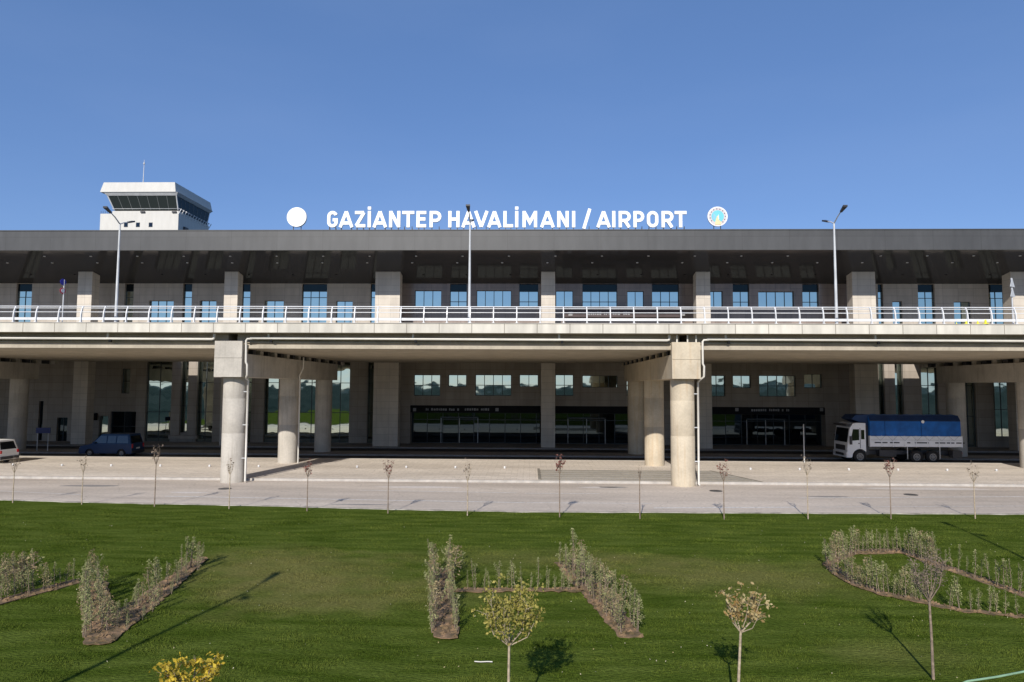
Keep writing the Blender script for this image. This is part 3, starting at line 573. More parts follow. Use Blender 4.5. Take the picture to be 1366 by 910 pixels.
# lower storey, centre: small windows above the entrances
G0 = PZ
def L(a, b, t, bo, nx, nz=1, g='glass', nm='window'): return (X(a, 520), X(b, 520), Z(bo, (a+b)/2), Z(t, (a+b)/2), nx, nz, g, nm)
sx = 1
loC = [L(552, 587, 500, 528, 3, 2), L(598, 622, 500, 516, 2), L(634, 682, 500, 528, 4, 2), L(693, 718, 500, 516, 2), L(741, 765, 500, 528, 2, 2), L(777, 824, 501, 517, 4), L(836, 859, 501, 528.5, 2, 2), L(945, 967.5, 501, 529, 2, 2), L(978, 1002, 501, 517.5, 2), L(1013, 1062, 501, 529, 4, 2), L(1073, 1097, 499, 517.5, 2)]
zE = Z(541.5)
ents = [(547, 843), (950, 1101)]
opC = [(X(a, 560), X(b, 560), G0, zE) for a, b in ents]
mbk = [o for o in loC]
def wall_plain_open(name, xa, xb, za, zb, Y, opens, plain, m):
    xsr = sorted(set([xa, xb]+[v for o in opens+plain for v in o[:2]])); zsr = sorted(set([za, zb]+[v for o in opens+plain for v in o[2:4]])); mb = MB(); depth = 0.28
    al = opens+plain
    for i in range(len(xsr)-1):
        for j in range(len(zsr)-1):
            x_, X_, z_, Z_ = xsr[i], xsr[i+1], zsr[j], zsr[j+1]; cx, cz = (x_+X_)/2, (z_+Z_)/2
            if not any(o[0] < cx < o[1] and o[2] < cz < o[3] for o in al): mb.add([(x_, Y, z_), (X_, Y, z_), (X_, Y, Z_), (x_, Y, Z_)], [(0, 1, 2, 3)])
    for o in al:
        x_, X_, z_, Z_ = o[:4]; D = Y+(depth+0.12 if o in opens else 1.6)
        mb.add([(x_, Y, z_), (x_, D, z_), (x_, D, Z_), (x_, Y, Z_)], [(0, 3, 2, 1)]); mb.add([(X_, Y, z_), (X_, D, z_), (X_, D, Z_), (X_, Y, Z_)], [(0, 1, 2, 3)])
        mb.add([(x_, Y, Z_), (X_, Y, Z_), (X_, D, Z_), (x_, D, Z_)], [(0, 1, 2, 3)])
        if o in opens: mb.add([(x_, Y, z_), (X_, Y, z_), (X_, D, z_), (x_, D, z_)], [(0, 3, 2, 1)])
    part(mb, name, m, tb, TO)
    for o in opens: win(o, Y+depth, tb, TO)
wall_plain_open('wall', cxa+0.002, cxb, G0, ZD-0.9, FY-0.02, loC, opC, M['stone_wall'])
# entrances: dark sign band, glass front with doors set back
for ei, (xa, xb, za, zb) in enumerate(opC):
    mb = MB(); mb.box(xa+0.01, xb-0.01, FY+0.05, FY+0.25, zb-0.72, zb-0.01, M['black']); band = part(mb, 'sign_band', None, tb, TO)
    Yg = FY+1.0; nx = int((xb-xa)/1.55)
    win((xa+0.01, xb-0.01, G0+0.01, zb-0.73, nx, [G0+2.35], 'glass_dark', 'entrance_glazing'), Yg, tb, TO)
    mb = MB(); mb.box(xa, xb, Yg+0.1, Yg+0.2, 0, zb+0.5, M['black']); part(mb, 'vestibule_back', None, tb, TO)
    for k in range(2 if ei == 0 else 1):
        cx = xa+(xb-xa)*((0.22, 0.8)[k] if ei == 0 else 0.5)
        mb = MB(); mb.box(cx-1.9, cx+1.9, Yg-0.55, Yg-0.06, G0+2.5, G0+2.62, M['frame']); 
        for sx_ in (-1.9, -0.03, 1.84): mb.box(cx+sx_, cx+sx_+0.06, Yg-0.12, Yg-0.06, G0, G0+2.5, M['galv'])
        part(mb, 'door_frame', None, tb, TO)

# stroke lettering ----------------------------------------------------
def ribbon(mb, pts, t, y0, y1, m=None, closed=False):
    P = [Vector((p[0], p[1])) for p in pts]; n = len(P); Lp = []; Rp = []
    for i in range(n):
        a = P[i]-P[i-1] if (i > 0 or closed) else P[1]-P[0]; b = P[(i+1) % n]-P[i] if (i < n-1 or closed) else a
        a = a.normalized(); b = b.normalized(); na = Vector((-a.y, a.x)); nb = Vector((-b.y, b.x)); q = (na+nb); q = q/max(q.length_squared, 0.2)*2*t/2
        Lp.append(P[i]+q); Rp.append(P[i]-q)
    vs = [(p.x, y0, p.y) for p in Lp]+[(p.x, y0, p.y) for p in Rp]+[(p.x, y1, p.y) for p in Lp]+[(p.x, y1, p.y) for p in Rp]; fs = []
    for i in range(n if closed else n-1):
        j = (i+1) % n; fs += [(n+i, n+j, j, i), (2*n+i, 2*n+j, 3*n+j, 3*n+i), (i, j, 2*n+j, 2*n+i), (3*n+i, 3*n+j, n+j, n+i)]
    if not closed: fs += [(0, n, 3*n, 2*n), (2*n-1, n-1, 3*n-1, 4*n-1)][:2]
    mb.add(vs, fs, m)
def arc(cx, cy, rx, ry, a0, a1, n=10): return [(cx+rx*math.cos(R(a0+(a1-a0)*i/n)), cy+ry*math.sin(R(a0+(a1-a0)*i/n))) for i in range(n+1)]
def glyph(ch, w_, h_, t):
    a, b, c, d = t/2, w_-t/2, t/2, h_-t/2; e = 0  # centreline bounds
    r = min((b-a)/2, h_*0.30)
    if ch in 'Iİ': return [([(w_/2, 0), (w_/2, h_)], 0)]
    if ch == 'T': return [([(0, d), (w_, d)], 0), ([(w_/2, 0), (w_/2, d)], 0)]
    if ch == 'L': return [([(a, h_), (a, c), (w_, c)], 0)]
    if ch == 'E': return [([(w_, d), (a, d), (a, c), (w_, c)], 0), ([(a, h_*.51), (w_*.92, h_*.51)], 0)]
    if ch == 'H': return [([(a, 0), (a, h_)], 0), ([(b, 0), (b, h_)], 0), ([(a, h_*.5), (b, h_*.5)], 0)]
    if ch == 'N': return [([(a, 0), (a, h_)], 0), ([(b, 0), (b, h_)], 0), ([(a, h_*.97), (b, h_*.03)], 0)]
    if ch == 'M': return [([(a, 0), (a, h_)], 0), ([(b, 0), (b, h_)], 0), ([(a, h_*.95), (w_/2, h_*.3), (b, h_*.95)], 0)]
    if ch == 'A': return [([(a*.9, 0), (w_/2, h_*.97)], 0), ([(w_-a*.9, 0), (w_/2, h_*.97)], 0), ([(w_*.22, h_*.26), (w_*.78, h_*.26)], 0)]
    if ch == 'V': return [([(a*.9, h_), (w_/2, h_*.03)], 0), ([(w_-a*.9, h_), (w_/2, h_*.03)], 0)]
    if ch == 'Z': return [([(0.02, d), (b, d)], 0), ([(b, d), (a, c)], 0), ([(a, c), (w_, c)], 0)]
    if ch == '/': return [([(a*.8, -h_*.08), (b, h_*1.14)], 0)]
    if ch == 'O': return [(arc(w_/2, h_-t/2-r, (b-a)/2, r, 180, 0)+arc(w_/2, t/2+r, (b-a)/2, r, 0, -180), 1)]
    if ch == 'G': return [(arc(w_/2, h_-t/2-r, (b-a)/2, r, 20, 180)+arc(w_/2, t/2+r, (b-a)/2, r, 180, 360)+[(b, h_*.46), (w_*.52, h_*.46)], 0)]
    pm = h_*.42
    q_ = (d-pm)/2
    bowl = [(a, d)]+arc(b-q_, (d+pm)/2, q_, q_, 90, -90, 8)+[(a, pm)]
    if ch == 'P': return [([(a, 0), (a, h_)], 0), (bowl, 0)]
    if ch == 'R': return [([(a, 0), (a, h_)], 0), (bowl, 0), ([(w_*.5, pm), (w_-t*.5, 0)], 0)]
    return []
SY = 60.4
sg = thing('rooftop_lettering', 'large white raised letters standing along the terminal roof edge', 'sign', (0, SY, RZ1+0.08)); SO = (0, SY, RZ1+0.08)
LT = [('G', 436.5, 450.5), ('A', 452, 471.5), ('Z', 473, 487.5), ('İ', 490.3, 494.8), ('A', 497, 516.5), ('N', 519, 534), ('T', 536.5, 552.5), ('E', 555.5, 568.5), ('P', 573, 588.7),
      ('H', 598, 613), ('A', 615.5, 634.5), ('V', 632.5, 651.5), ('A', 650, 669), ('L', 671.5, 684.5), ('İ', 687, 691.5), ('M', 697, 716.5), ('A', 720.5, 740), ('N', 743.3, 758.7), ('I', 763, 767.5),
      ('/', 777, 789), ('A', 795.5, 814.7), ('I', 816.6, 821), ('R', 825.3, 841.5), ('P', 845, 859.5), ('O', 863, 878.3), ('R', 882.5, 898.5), ('T', 900, 916)]
for ch, a, b in LT:
    cx = (a+b)/2; zt = at(cx, 281.5, Y=SY).z; zb = at(cx, 303.3, Y=SY).z; xa, xb = at(a, 292, Y=SY).x, at(b, 292, Y=SY).x
    h_ = zt-zb; t = 0.285; mb = MB()
    for k, (pts, cl) in enumerate(glyph(ch, xb-xa, h_, t)):
        ribbon(mb, [(xa+p[0], zb+p[1]) for p in pts], t if not (ch in 'Iİ') else min(t, xb-xa), SY-0.004*k, SY+0.2, None, bool(cl))
    if ch == 'İ': mb.box((xa+xb)/2-0.15, (xa+xb)/2+0.15, SY, SY+0.2, zt+0.13, zt+0.40)
    part(mb, 'letter', M['letter'], sg, SO)
    mb = MB()
    zb2 = RZ1+0.08
    for xx in ([(xa+xb)/2] if xb-xa < 0.5 else [xa+0.2, xb-0.2]):
        mb.box(xx-0.03, xx+0.03, SY+0.06, SY+0.12, zb2, zb+0.1)
        mb.tube([(xx, SY+0.12, zb+0.1), (xx, SY+0.6, zb2)], 0.025, None, 6)
    part(mb, 'bracket', M['darkmetal'], sg, SO)
# plain white disc sign
c = at(395.7, 289.7, Y=SY); r = 13.6*SY/FPX
t = thing('round_sign', 'plain white round disc sign on the roof edge left of the lettering', 'sign', (c.x, SY, RZ1+0.08)); o = tuple(t.location)
mb = MB(); mb.lathe([(r*0.98, -0.02), (r, 0), (r, 0.2)], (c.x, SY, c.z), M['letter'], 48, 'y'); part(mb, 'disc', None, t, o)
mb = MB()
for dx in (-0.35, 0.35): mb.box(c.x+dx-0.03, c.x+dx+0.03, SY+0.21, SY+0.27, RZ1+0.08, c.z)
part(mb, 'bracket', M['darkmetal'], t, o)
# round emblem
c = at(957.3, 288.8, Y=SY); r = 13.4*SY/FPX
t = thing('round_emblem', 'round emblem with pale ring and turquoise centre on the roof edge right of the lettering', 'emblem', (c.x, SY, RZ1+0.08)); o = tuple(t.location)
cm = lambda n_, col_: mat(n_, col_, rough=0.5, var=0.03)
eW, eP, eT, eB, eY, eD = cm('emblem_white', (0.8, 0.8, 0.84)), cm('emblem_ring', (0.58, 0.54, 0.55)), cm('emblem_turquoise', (0.16, 0.55, 0.62)), cm('emblem_blue', (0.25, 0.5, 0.8)), cm('emblem_sand', (0.75, 0.62, 0.35)), cm('emblem_dark', (0.12, 0.1, 0.12))
mb = MB(); mb.lathe([(r, 0), (r, 0.15)], (c.x, SY, c.z), eW, 48, 'y'); part(mb, 'rim', None, t, o)
mb = MB(); mb.lathe([(r*0.88, -0.01), (r*0.88, 0.0)], (c.x, SY-0.003, c.z), eP, 48, 'y'); ringo = part(mb, 'ring', None, t, o)
mb = MB(); mb.lathe([(r*0.62, -0.01), (r*0.62, 0.0)], (c.x, SY-0.016, c.z), eT, 40, 'y')
mb.prism_y([(c.x-r*.5, c.z-r*.3), (c.x-r*.42, c.z+r*.35), (c.x-r*.2, c.z+r*.1), (c.x-r*.25, c.z-r*.3)], SY-0.032, SY-0.028, eB)
part(mb, 'centre_disc', None, t, o)
mb = MB(); mb.prism_y([(c.x-r*.3, c.z-r*.86), (c.x-r*.2, c.z-r*.35), (c.x-r*.04, c.z+r*.08), (c.x+r*.06, c.z-r*.02), (c.x+r*.12, c.z-r*.35), (c.x+r*.36, c.z-r*.62), (c.x+r*.3, c.z-r*.86)], SY-0.045, SY-0.036, eY)
mb.prism_y([(c.x+r*.02, c.z), (c.x+r*.08, c.z+r*.22), (c.x+r*.14, c.z-r*.25), (c.x+r*.06, c.z-r*.3)], SY-0.052, SY-0.047, eW)
part(mb, 'rock_motif', None, t, o)
mb = MB()
for a_ in range(0, 360, 24):
    if 235 < a_ < 305: continue
    q = (c.x+math.cos(R(a_))*r*.76, c.z+math.sin(R(a_))*r*.76); mb.box(q[0]-.045, q[0]+.045, SY-0.02, SY-0.014, q[1]-.045, q[1]+.045, eD)
part(mb, 'ring_marks', None, t, o)
mb = MB()
for dx in (-0.3, 0.3): mb.box(c.x+dx-0.03, c.x+dx+0.03, SY+0.16, SY+0.22, RZ1+0.08, c.z)
part(mb, 'bracket', M['darkmetal'], t, o)

# entrance sign lettering (small pale characters) on the dark bands
M['band'] = mat('canopy_metal', (0.07, 0.05, 0.05), rough=0.6, var=0.1)
M['sign_text'] = mat('sign_text', (0.30, 0.30, 0.30), rough=0.5, var=0.02)
def small_text(n_, px0_, px1_, py, h_, Y, parent=tb, O_=TO):
    # too small to read in the photo: a row of pale marks of letter size
    p0 = at(px0_, py, Y=Y); p1 = at(px1_, py, Y=Y); mb = MB(); x_ = p0.x
    while x_ < p1.x:
        w_ = random.uniform(0.08, 0.2)
        if random.random() < 0.86: mb.box(x_, x_+w_, Y-0.01, Y, p0.z+random.uniform(0, .03), p0.z+h_*random.uniform(.8, 1))
        x_ += w_+0.07
    part(mb, 'sign_text', M['sign_text'], parent, O_)
small_text('İZ HATLAR', 568, 612, 547.8, 0.25, FY+0.045); small_text('ARRIVAL', 620, 652, 547.8, 0.25, FY+0.045)
small_text('İZ HATLAR', 1000, 1022, 548.8, 0.25, FY+0.045); small_text('ARRIVAL', 1026, 1056, 548.8, 0.25, FY+0.045)
mb = MB()
for px in (553, 663, 983, 1096):
    p = at(px, 546.5, Y=FY+0.04); mb.box(p.x-0.16, p.x+0.16, FY+0.035, FY+0.045, p.z-0.16, p.z+0.16)
part(mb, 'sign_pictogram', M['sign_text'], tb, TO)
# upper-level entrance band and text behind the railing
mb = MB(); a, b = X(752), X(905); mb.box(a, b, FY-0.9, FY-0.25, Z(424), Z(413), M['band']); part(mb, 'canopy_band', None, tb, TO)
small_text('İZ HATLAR', 781, 808, 420.5, 0.40, FY-0.905); small_text('AIRPORT', 812, 838, 420.5, 0.40, FY-0.905)
mb = MB()
for px in (761, 911):
    p = at(px, 418.5, Y=FY-0.91); mb.box(p.x-0.2, p.x+0.2, FY-0.915, FY-0.905, p.z-0.2, p.z+0.2)
part(mb, 'canopy_pictogram', M['sign_text'], tb, TO)

# lower storey, left and right: curtain glass with stone fins
def lower_side(x_a, x_b, opens): wall('wall', x_a, x_b, G0, SZ1 if False else ZD-0.003, FY, opens, M['stone_wall'])
zt = ZD-0.1; zb_ = Z(585, 300)
def T(a, b, nx, bo=None, t=None, nz=3, g='glass', nm='window'):
    return (X(a, 540), X(b, 540), (G0+0.01 if bo is None else Z(bo, (a+b)/2)), (zt if t is None else Z(t, (a+b)/2)), nx, nz, g, nm)
loL = [T(-70, -50, 1), T(52, 58, 1, 588, 535, 1, 'glass_dark'), T(77, 91, 2, 590, 557, 1, 'glass_dark', 'door'), T(133, 145, 1, 584, 555, 1), T(148, 182, 2, None, 549, 2, 'glass_dark', 'door'), T(160.5, 172, 1, 525, 492, 2),
       T(194, 228, 2), T(240, 250, 1, 577), T(262, 284, 2), T(297, 335, 2), T(352, 371, 1), T(398, 431, 2), T(440, 466, 2), T(490, 506, 1)]
lower_side(XT0, cxa-0.0, loL)
loR = [T(1173, 1181, 1), T(1195, 1206, 1), T(1230, 1252, 2), T(1283, 1302, 2), T(1326, 1349, 2, 583), T(1420, 1450, 2), T(1500, 1530, 2)]
lower_side(cxb+0.002, XT1, loR)
# stone skirt and fins in front of the curtain glass
for a, b in ((228, 240), (250, 262), (336, 352), (467, 490), (1181, 1195), (1206, 1230)):
    mb = MB(); mb.box(X(a, 540, FY-0.3), X(b, 540, FY-0.3), FY-0.3, FY-0.003, Z(580, a), ZD-0.05); part(mb, 'fin', M['stone_wall'], tb, TO)
mb = MB(); mb.box(X(226, 540, FY-0.36), X(264, 540, FY-0.36), FY-0.36, FY-0.003, Z(585.5, 245), Z(580.5, 245))
part(mb, 'fin_base', M['stone_wall'], tb, TO)
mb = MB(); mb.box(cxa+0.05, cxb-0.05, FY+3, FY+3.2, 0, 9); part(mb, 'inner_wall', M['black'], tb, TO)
mb = MB(); mb.box(XT0, XT1, FY+0.45, FY+0.5, 0, SZ1, M['black']) if False else mb.box(XT0, XT1, 94, 95, 0, RZ1-0.01, M['stone_wall'])
for xx in (XT0, XT1-0.5): mb.box(xx, xx+0.5, FY, 94, 0, RZ1-0.01, M['stone_wall'])
part(mb, 'rear_wall', None, tb, TO)
# security camera on the lower wall
mb = MB(); p = at(127, 556, Y=FY-0.2); mb.box(p.x-0.12, p.x+0.12, FY-0.35, FY-0.003, p.z-0.35, p.z+0.35); part(mb, 'wall_lamp', M['black'], tb, TO)

# ------------------------------------------------------------------ control tower
TY = 120.0
def TP(px, py, Y=TY): p = at(px, py, Y=Y); return p.x, p.z
tw = thing('control_tower', 'white airport control tower with slanted dark glass cab above the terminal roof', 'tower', (TP(190, 300)[0], TY+6, 0)); o = tuple(tw.location)
wx = TP(238, 290)[0]; bx0, bz1 = TP(133.5, 285); ax0, _ = TP(150, 281); D = 11.6
_, zc0 = TP(190, 281.3); _, zc1 = TP(190, 262.5); _, zr0 = TP(190, 258.5); _, zr1 = TP(190, 245.5); _, zb1 = TP(190, 285)
mb = MB(); mb.box(ax0, wx, TY, TY+D, 0, zc0-0.02); mb.box(bx0, ax0-0.003, TY+0.1, TY+D, 0, bz1)
mb.prism_y([(wx+0.003, 0), (wx+4.5, 0), (wx+4.5, zc0-5.5), (wx+0.003, zc0-2.0)], TY+3, TY+D) if False else None
part(mb, 'shaft', M['tower_wall'], tw, o)
# frustum helper
def frustum(mb, r0, z0, r1, z1, m=None):
    v = [(r0[0], r0[2], z0), (r0[1], r0[2], z0), (r0[1], r0[3], z0), (r0[0], r0[3], z0), (r1[0], r1[2], z1), (r1[1], r1[2], z1), (r1[1], r1[3], z1), (r1[0], r1[3], z1)]
    mb.add(v, [(3, 2, 1, 0), (4, 5, 6, 7), (0, 1, 5, 4), (1, 2, 6, 5), (2, 3, 7, 6), (3, 0, 4, 7)], m)
cb0 = (ax0+0.2, wx-0.25, TY+0.3, TY+D-0.3); cb1 = (TP(146.5, 262)[0], TP(235.5, 262)[0]+0.3, TY-0.6, TY+D+0.4)
mb = MB(); frustum(mb, cb0, zc0+0.15, cb1, zc1); cab = part(mb, 'cab_glazing', M['cab_glass'], tw, o)
def lerp(a, b, t): return a+(b-a)*t
for (i, j, n_) in ((0, 1, 7), (1, 2, 8)):
    c0 = [(cb0[0], cb0[2]), (cb0[1], cb0[2]), (cb0[1], cb0[3])]; c1 = [(cb1[0], cb1[2]), (cb1[1], cb1[2]), (cb1[1], cb1[3])]
    for k in range(n_+1):
        t_ = k/n_; p0 = (lerp(c0[i][0], c0[j][0], t_), lerp(c0[i][1], c0[j][1], t_), zc0+0.15); p1 = (lerp(c1[i][0], c1[j][0], t_), lerp(c1[i][1], c1[j][1], t_), zc1)
        if i == 1 and k == 0: continue
        mb = MB(); mb.tube([p0, p1], 0.12 if k in (0, n_) else 0.045, M['mull'] if 0 < k < n_ else M['galv'], 6); part(mb, 'mullion', None, cab, o)
mb = MB(); frustum(mb, (cb1[0]-0.1, cb1[1]+0.1, cb1[2]-0.1, cb1[3]+0.1), zc1+0.01, (cb1[0]-0.5, cb1[1]+0.5, cb1[2]-0.5, cb1[3]+0.5), zr0-0.01)
part(mb, 'eaves', M['galv'], tw, o)
rb = (TP(139, 258)[0], TP(237, 258)[0]+0.25, TY-1.2, TY+D+1.4); rt = (TP(143, 246)[0], TP(236, 246)[0]+0.15, TY-1.0, TY+D+1.1)
mb = MB(); frustum(mb, rb, zr0, rt, zr1); part(mb, 'roof', M['tower_wall'], tw, o)
for px in (166, 182, 199):
    x_, z_ = TP(px+2, 300); mb = MB(); mb.box(x_-0.36, x_+0.36, TY-0.02, TY+0.1, z_-0.42, z_+0.42, M['frame']); wnd = part(mb, 'window', None, tw, o)
    mb = MB(); mb.box(x_-0.28, x_+0.28, TY-0.03, TY-0.022, z_-0.34, z_+0.34); part(mb, 'pane', M['glass_dark'], wnd, o)
x_, z_ = TP(243, 303); mb = MB(); mb.box(wx+0.002, wx+0.3, TY+1.8, TY+3.2, z_-0.6, z_+0.5, M['darkmetal']); part(mb, 'vent', None, tw, o)
for px in (191, 233):
    x_, z_ = TP(px, 283); mb = MB(); mb.box(x_-0.4, x_+0.4, TY-0.25, TY-0.003, z_-0.15, z_+0.12, M['darkmetal']); part(mb, 'floodlight', None, tw, o)
mb = MB(); zg = zc0+0.05
mb.tube([(ax0, TY-0.1, zg+0.3), (wx+0.2, TY-0.1, zg+0.3), (wx+0.2, TY+D, zg+0.3)], 0.05, M['galv'], 6)
for k in range(13): mb.tube([(wx+0.02, TY+k*D/12, zg-0.6), (wx+0.5, TY+k*D/12, zg+0.3)], 0.07, M['white'], 6)
for k in range(5): mb.tube([(bx0+0.05+k*0.38, TY+0.2, bz1), (bx0+0.05+k*0.38, TY+0.2, bz1+0.5)], 0.03, M['darkmetal'], 5)
part(mb, 'guard_rail', None, tw, o)
x_, z_ = TP(184.5, 245); _, zt_ = TP(186, 212)
mb = MB(); mb.tube([(x_, TY+1.5, z_-0.3), (x_+0.05, TY+1.5, zt_-0.6)], [0.09, 0.05], M['galv'], 8); mb.lathe([(0.05, 0), (0.17, 0.15), (0.17, 0.3), (0.05, 0.45), (0.03, 0.9)], (x_+0.05, TY+1.5, zt_-0.6), M['galv'], 8); part(mb, 'antenna', None, tw, o)
if False: mb = MB(); mb.prism_y([(wx+0.01, 0), (wx+5.6, 0), (wx+5.6, TP(280, 308, TY+9)[1]-0.9), (wx+0.01, TP(262, 302, TY+9)[1])], TY+D-3, TY+D+2); part(mb, 'stair_wing', M['tower_wall'], tw, o)

# ------------------------------------------------------------------ street lamps
def lamp(x, y, z0, h, label, grp, rz=0, lean=0):
    t = thing('street_lamp', label, 'street lamp', (x, y, z0), rz, grp)
    MB().lathe([(0.16, 0), (0.16, 0.03), (0.11, 0.04), (0.10, 0.25)], (0, 0, 0), M['galv'], 12).build('base', None, t)
    MB().tube([(0, 0, 0.03), (0, 0, h*0.5), (0, 0, h)], [0.095, 0.075, 0.05], M['galv'], 10).build('pole', None, t)
    for s_, l_, rise in ((-1, 0.95, 0.42), (1, 0.8, 0.25)):
        ar = MB().tube([(0, 0, h-0.05), (0, s_*l_*0.55, h+rise*0.6), (0, s_*l_, h+rise)], [0.04, 0.035, 0.03], M['galv'], 8).build('arm', None, t)
        mb = MB(); a_ = Vector((0, s_*l_, h+rise)); d_ = Vector((0, s_*0.95, 0.33)).normalized(); e_ = a_+d_*0.62
        wv = 0.13; n_ = Vector((0, -d_.z*s_, d_.y*s_)) if s_ > 0 else Vector((0, d_.z, -d_.y)); n_ = Vector((0, 0, 1))*0.05
        v = [a_+Vector((-0.06, 0, 0))-n_, a_+Vector((0.06, 0, 0))-n_, e_+Vector((wv, 0, 0))-n_, e_+Vector((-wv, 0, 0))-n_]; v += [p+n_*2 for p in v]
        mb.add(v, [(0, 3, 2, 1), (4, 5, 6, 7), (0, 1, 5, 4), (1, 2, 6, 5), (2, 3, 7, 6), (3, 0, 4, 7)], M['darkmetal']); mb.build('lamp_head', None, t)
    return t
for px, pt, lb in ((154.5, 298, 'tall grey double-arm street lamp on the roadway in front of the control tower'), (626, 296, 'tall grey double-arm street lamp crossing the letters of the rooftop sign'), (1116, 297, 'tall grey double-arm street lamp on the right, clear of the rooftop sign')):
    b = at(px, 425, Y=41.2); zt_ = at(px, pt, Y=41.2).z
    lamp(b.x, 41.2, 9.262, zt_-9.262, lb, 'street lamps on the elevated roadway')
# two taller lamps beside the camera; only their shadows fall into view
lamp(-11.1, 4.0, 0, 8.9, 'tall lamp at the near left edge of the lawn casting a long shadow', 'garden lamps near the lawn')
lamp(14.7, 13.2, 0, 8.9, 'tall lamp at the right edge of the lawn casting a long shadow', 'garden lamps near the lawn')

# ------------------------------------------------------------------ signs
def tri(mb, c, s_, rz, m, th=0.03):
    pts = [(-s_/2, -s_*0.43), (s_/2, -s_*0.43), (0, s_*0.43)]; cs, sn = math.cos(rz), math.sin(rz); v = []
    for dy in (-th/2, th/2):
        for x_, z_ in pts: v.append((c[0]+x_*cs-dy*sn, c[1]+x_*sn+dy*cs, c[2]+z_))
    mb.add(v, [(0, 1, 2), (5, 4, 3), (0, 3, 4, 1), (1, 4, 5, 2), (2, 5, 3, 0)], m)
def trisign(x, y, z0, h, rz, lb, s_=0.62):
    t = thing('road_sign', lb, 'road sign', (x, y, z0), 0, 'road signs')
    MB().tube([(0, 0, 0), (0, 0, h)], 0.04, M['galv'], 8).build('pole', None, t)
    for k in (0, 1):
        mb = MB(); tri(mb, (0.0, -0.07, h-0.28-k*0.6), s_, rz, M['galv']); mb.build('plate', None, t)
p = at(1351.5, 430, Y=41.6); zt_ = at(1350, 371, Y=41.6).z
trisign(p.x, 41.6, 9.262, zt_-9.262, R(35), 'pair of white-backed triangular signs stacked on a pole at the right end of the railing')
p = at(1073, 617, z=PZ); zt_ = at(1073, 566, Y=p.y).z
trisign(p.x, p.y, PZ, zt_-PZ, R(68), 'pale pair of triangular signs seen edge on, standing on the pavement left of the truck', 0.6)
p = at(83, 430, Y=41.6); t = thing('road_sign', 'round blue sign above a round red and white one on a pole by the railing', 'road sign', (p.x, 41.6, 9.262), 0, 'road signs')
zt_ = at(85, 371, Y=41.6).z-9.262
MB().tube([(0, 0, 0), (0, 0, zt_-0.1)], 0.035, M['galv'], 8).build('pole', None, t)
sb, sr, sw = cm('sign_blue', (0.03, 0.03, 0.3)), cm('sign_red', (0.5, 0.05, 0.08)), cm('sign_white', (0.7, 0.7, 0.7))
for k, (c1, c2_) in enumerate(((sb, None), (sr, sw))):
    mb = MB(); z_ = zt_-0.26-k*0.55; v = []
    def disc(r_, off, m_):
        cs, sn = math.cos(R(74)), math.sin(R(74)); n_ = 20
        v = [(math.cos(2*math.pi*i/n_)*r_*cs+off*sn, -0.08+math.cos(2*math.pi*i/n_)*r_*sn-off*cs, z_+math.sin(2*math.pi*i/n_)*r_) for i in range(n_)]
        v2 = [(a_-0.02*sn, b_+0.02*cs, c_) for a_, b_, c_ in v]
        mb.add(v+v2, [tuple(range(n_)), tuple(range(2*n_-1, n_-1, -1))]+[(i, n_+i, n_+(i+1) % n_, (i+1) % n_) for i in range(n_)], m_)
    disc(0.2, 0, c1)
    if c2_: disc(0.12, 0.008, c2_)
    mb.build('plate', None, t)
# blue board on two legs in the shade at the left
a, b = at(47, 598, Y=58.3), at(66, 598, Y=58.3)
t = thing('direction_board', 'dark blue direction board on two thin legs beneath the roadway at the far left', 'sign', ((a.x+b.x)/2, 58.3, PZ)); wv = (b.x-a.x)/2
for s_ in (-1, 1): MB().tube([(s_*wv*0.75, 0, 0), (s_*wv*0.75, 0, at(50, 578, Y=58.3).z-PZ)], 0.035, M['galv'], 6).build('leg', None, t)
MB().box(-wv, wv, -0.03, 0.03, at(50, 578, Y=58.3).z-PZ+0.003, at(50, 570.5, Y=58.3).z-PZ).build('board', cm('board_blue', (0.02, 0.03, 0.12)), t)

# ground lights on the pavement
first = None; k = 0
ORD = ['first', 'second', 'third', 'fourth', 'fifth', 'sixth', 'seventh', 'eighth', 'ninth', 'tenth', 'eleventh', 'twelfth', 'thirteenth', 'fourteenth', 'fifteenth', 'sixteenth', 'seventeenth', 'eighteenth', 'nineteenth', 'twentieth', 'twenty-first', 'twenty-second', 'twenty-third', 'twenty-fourth', 'twenty-fifth']
for i in range(-4, 19):
    px = 214+65.6*i
    if px < -20 or px > 1390 or 700 < px < 950: continue
    b = at(px, 622.3+ (px-214)*0.0055, z=PZ)
    if first is None:
        first = thing('ground_light', 'small white ground light on the beige pavement, first from the left', 'ground light', (b.x, b.y, PZ), 0, 'ground lights on the pavement')
        MB().lathe([(0.07, 0), (0.07, 0.1)], (0, 0, 0), M['galv'], 12).build('stem', None, first)
        MB().lathe([(0.07, 0.08), (0.08, 0.10), (0.06, 0.13), (0.03, 0.14)], (0, 0, 0), M['steel'], 14).build('cap', None, first)
    else:
        k += 1; c_ = copy_tree(first); c_.location = (b.x, b.y, PZ); c_['label'] = 'small white ground light on the beige pavement, '+ORD[k]+' from the left'

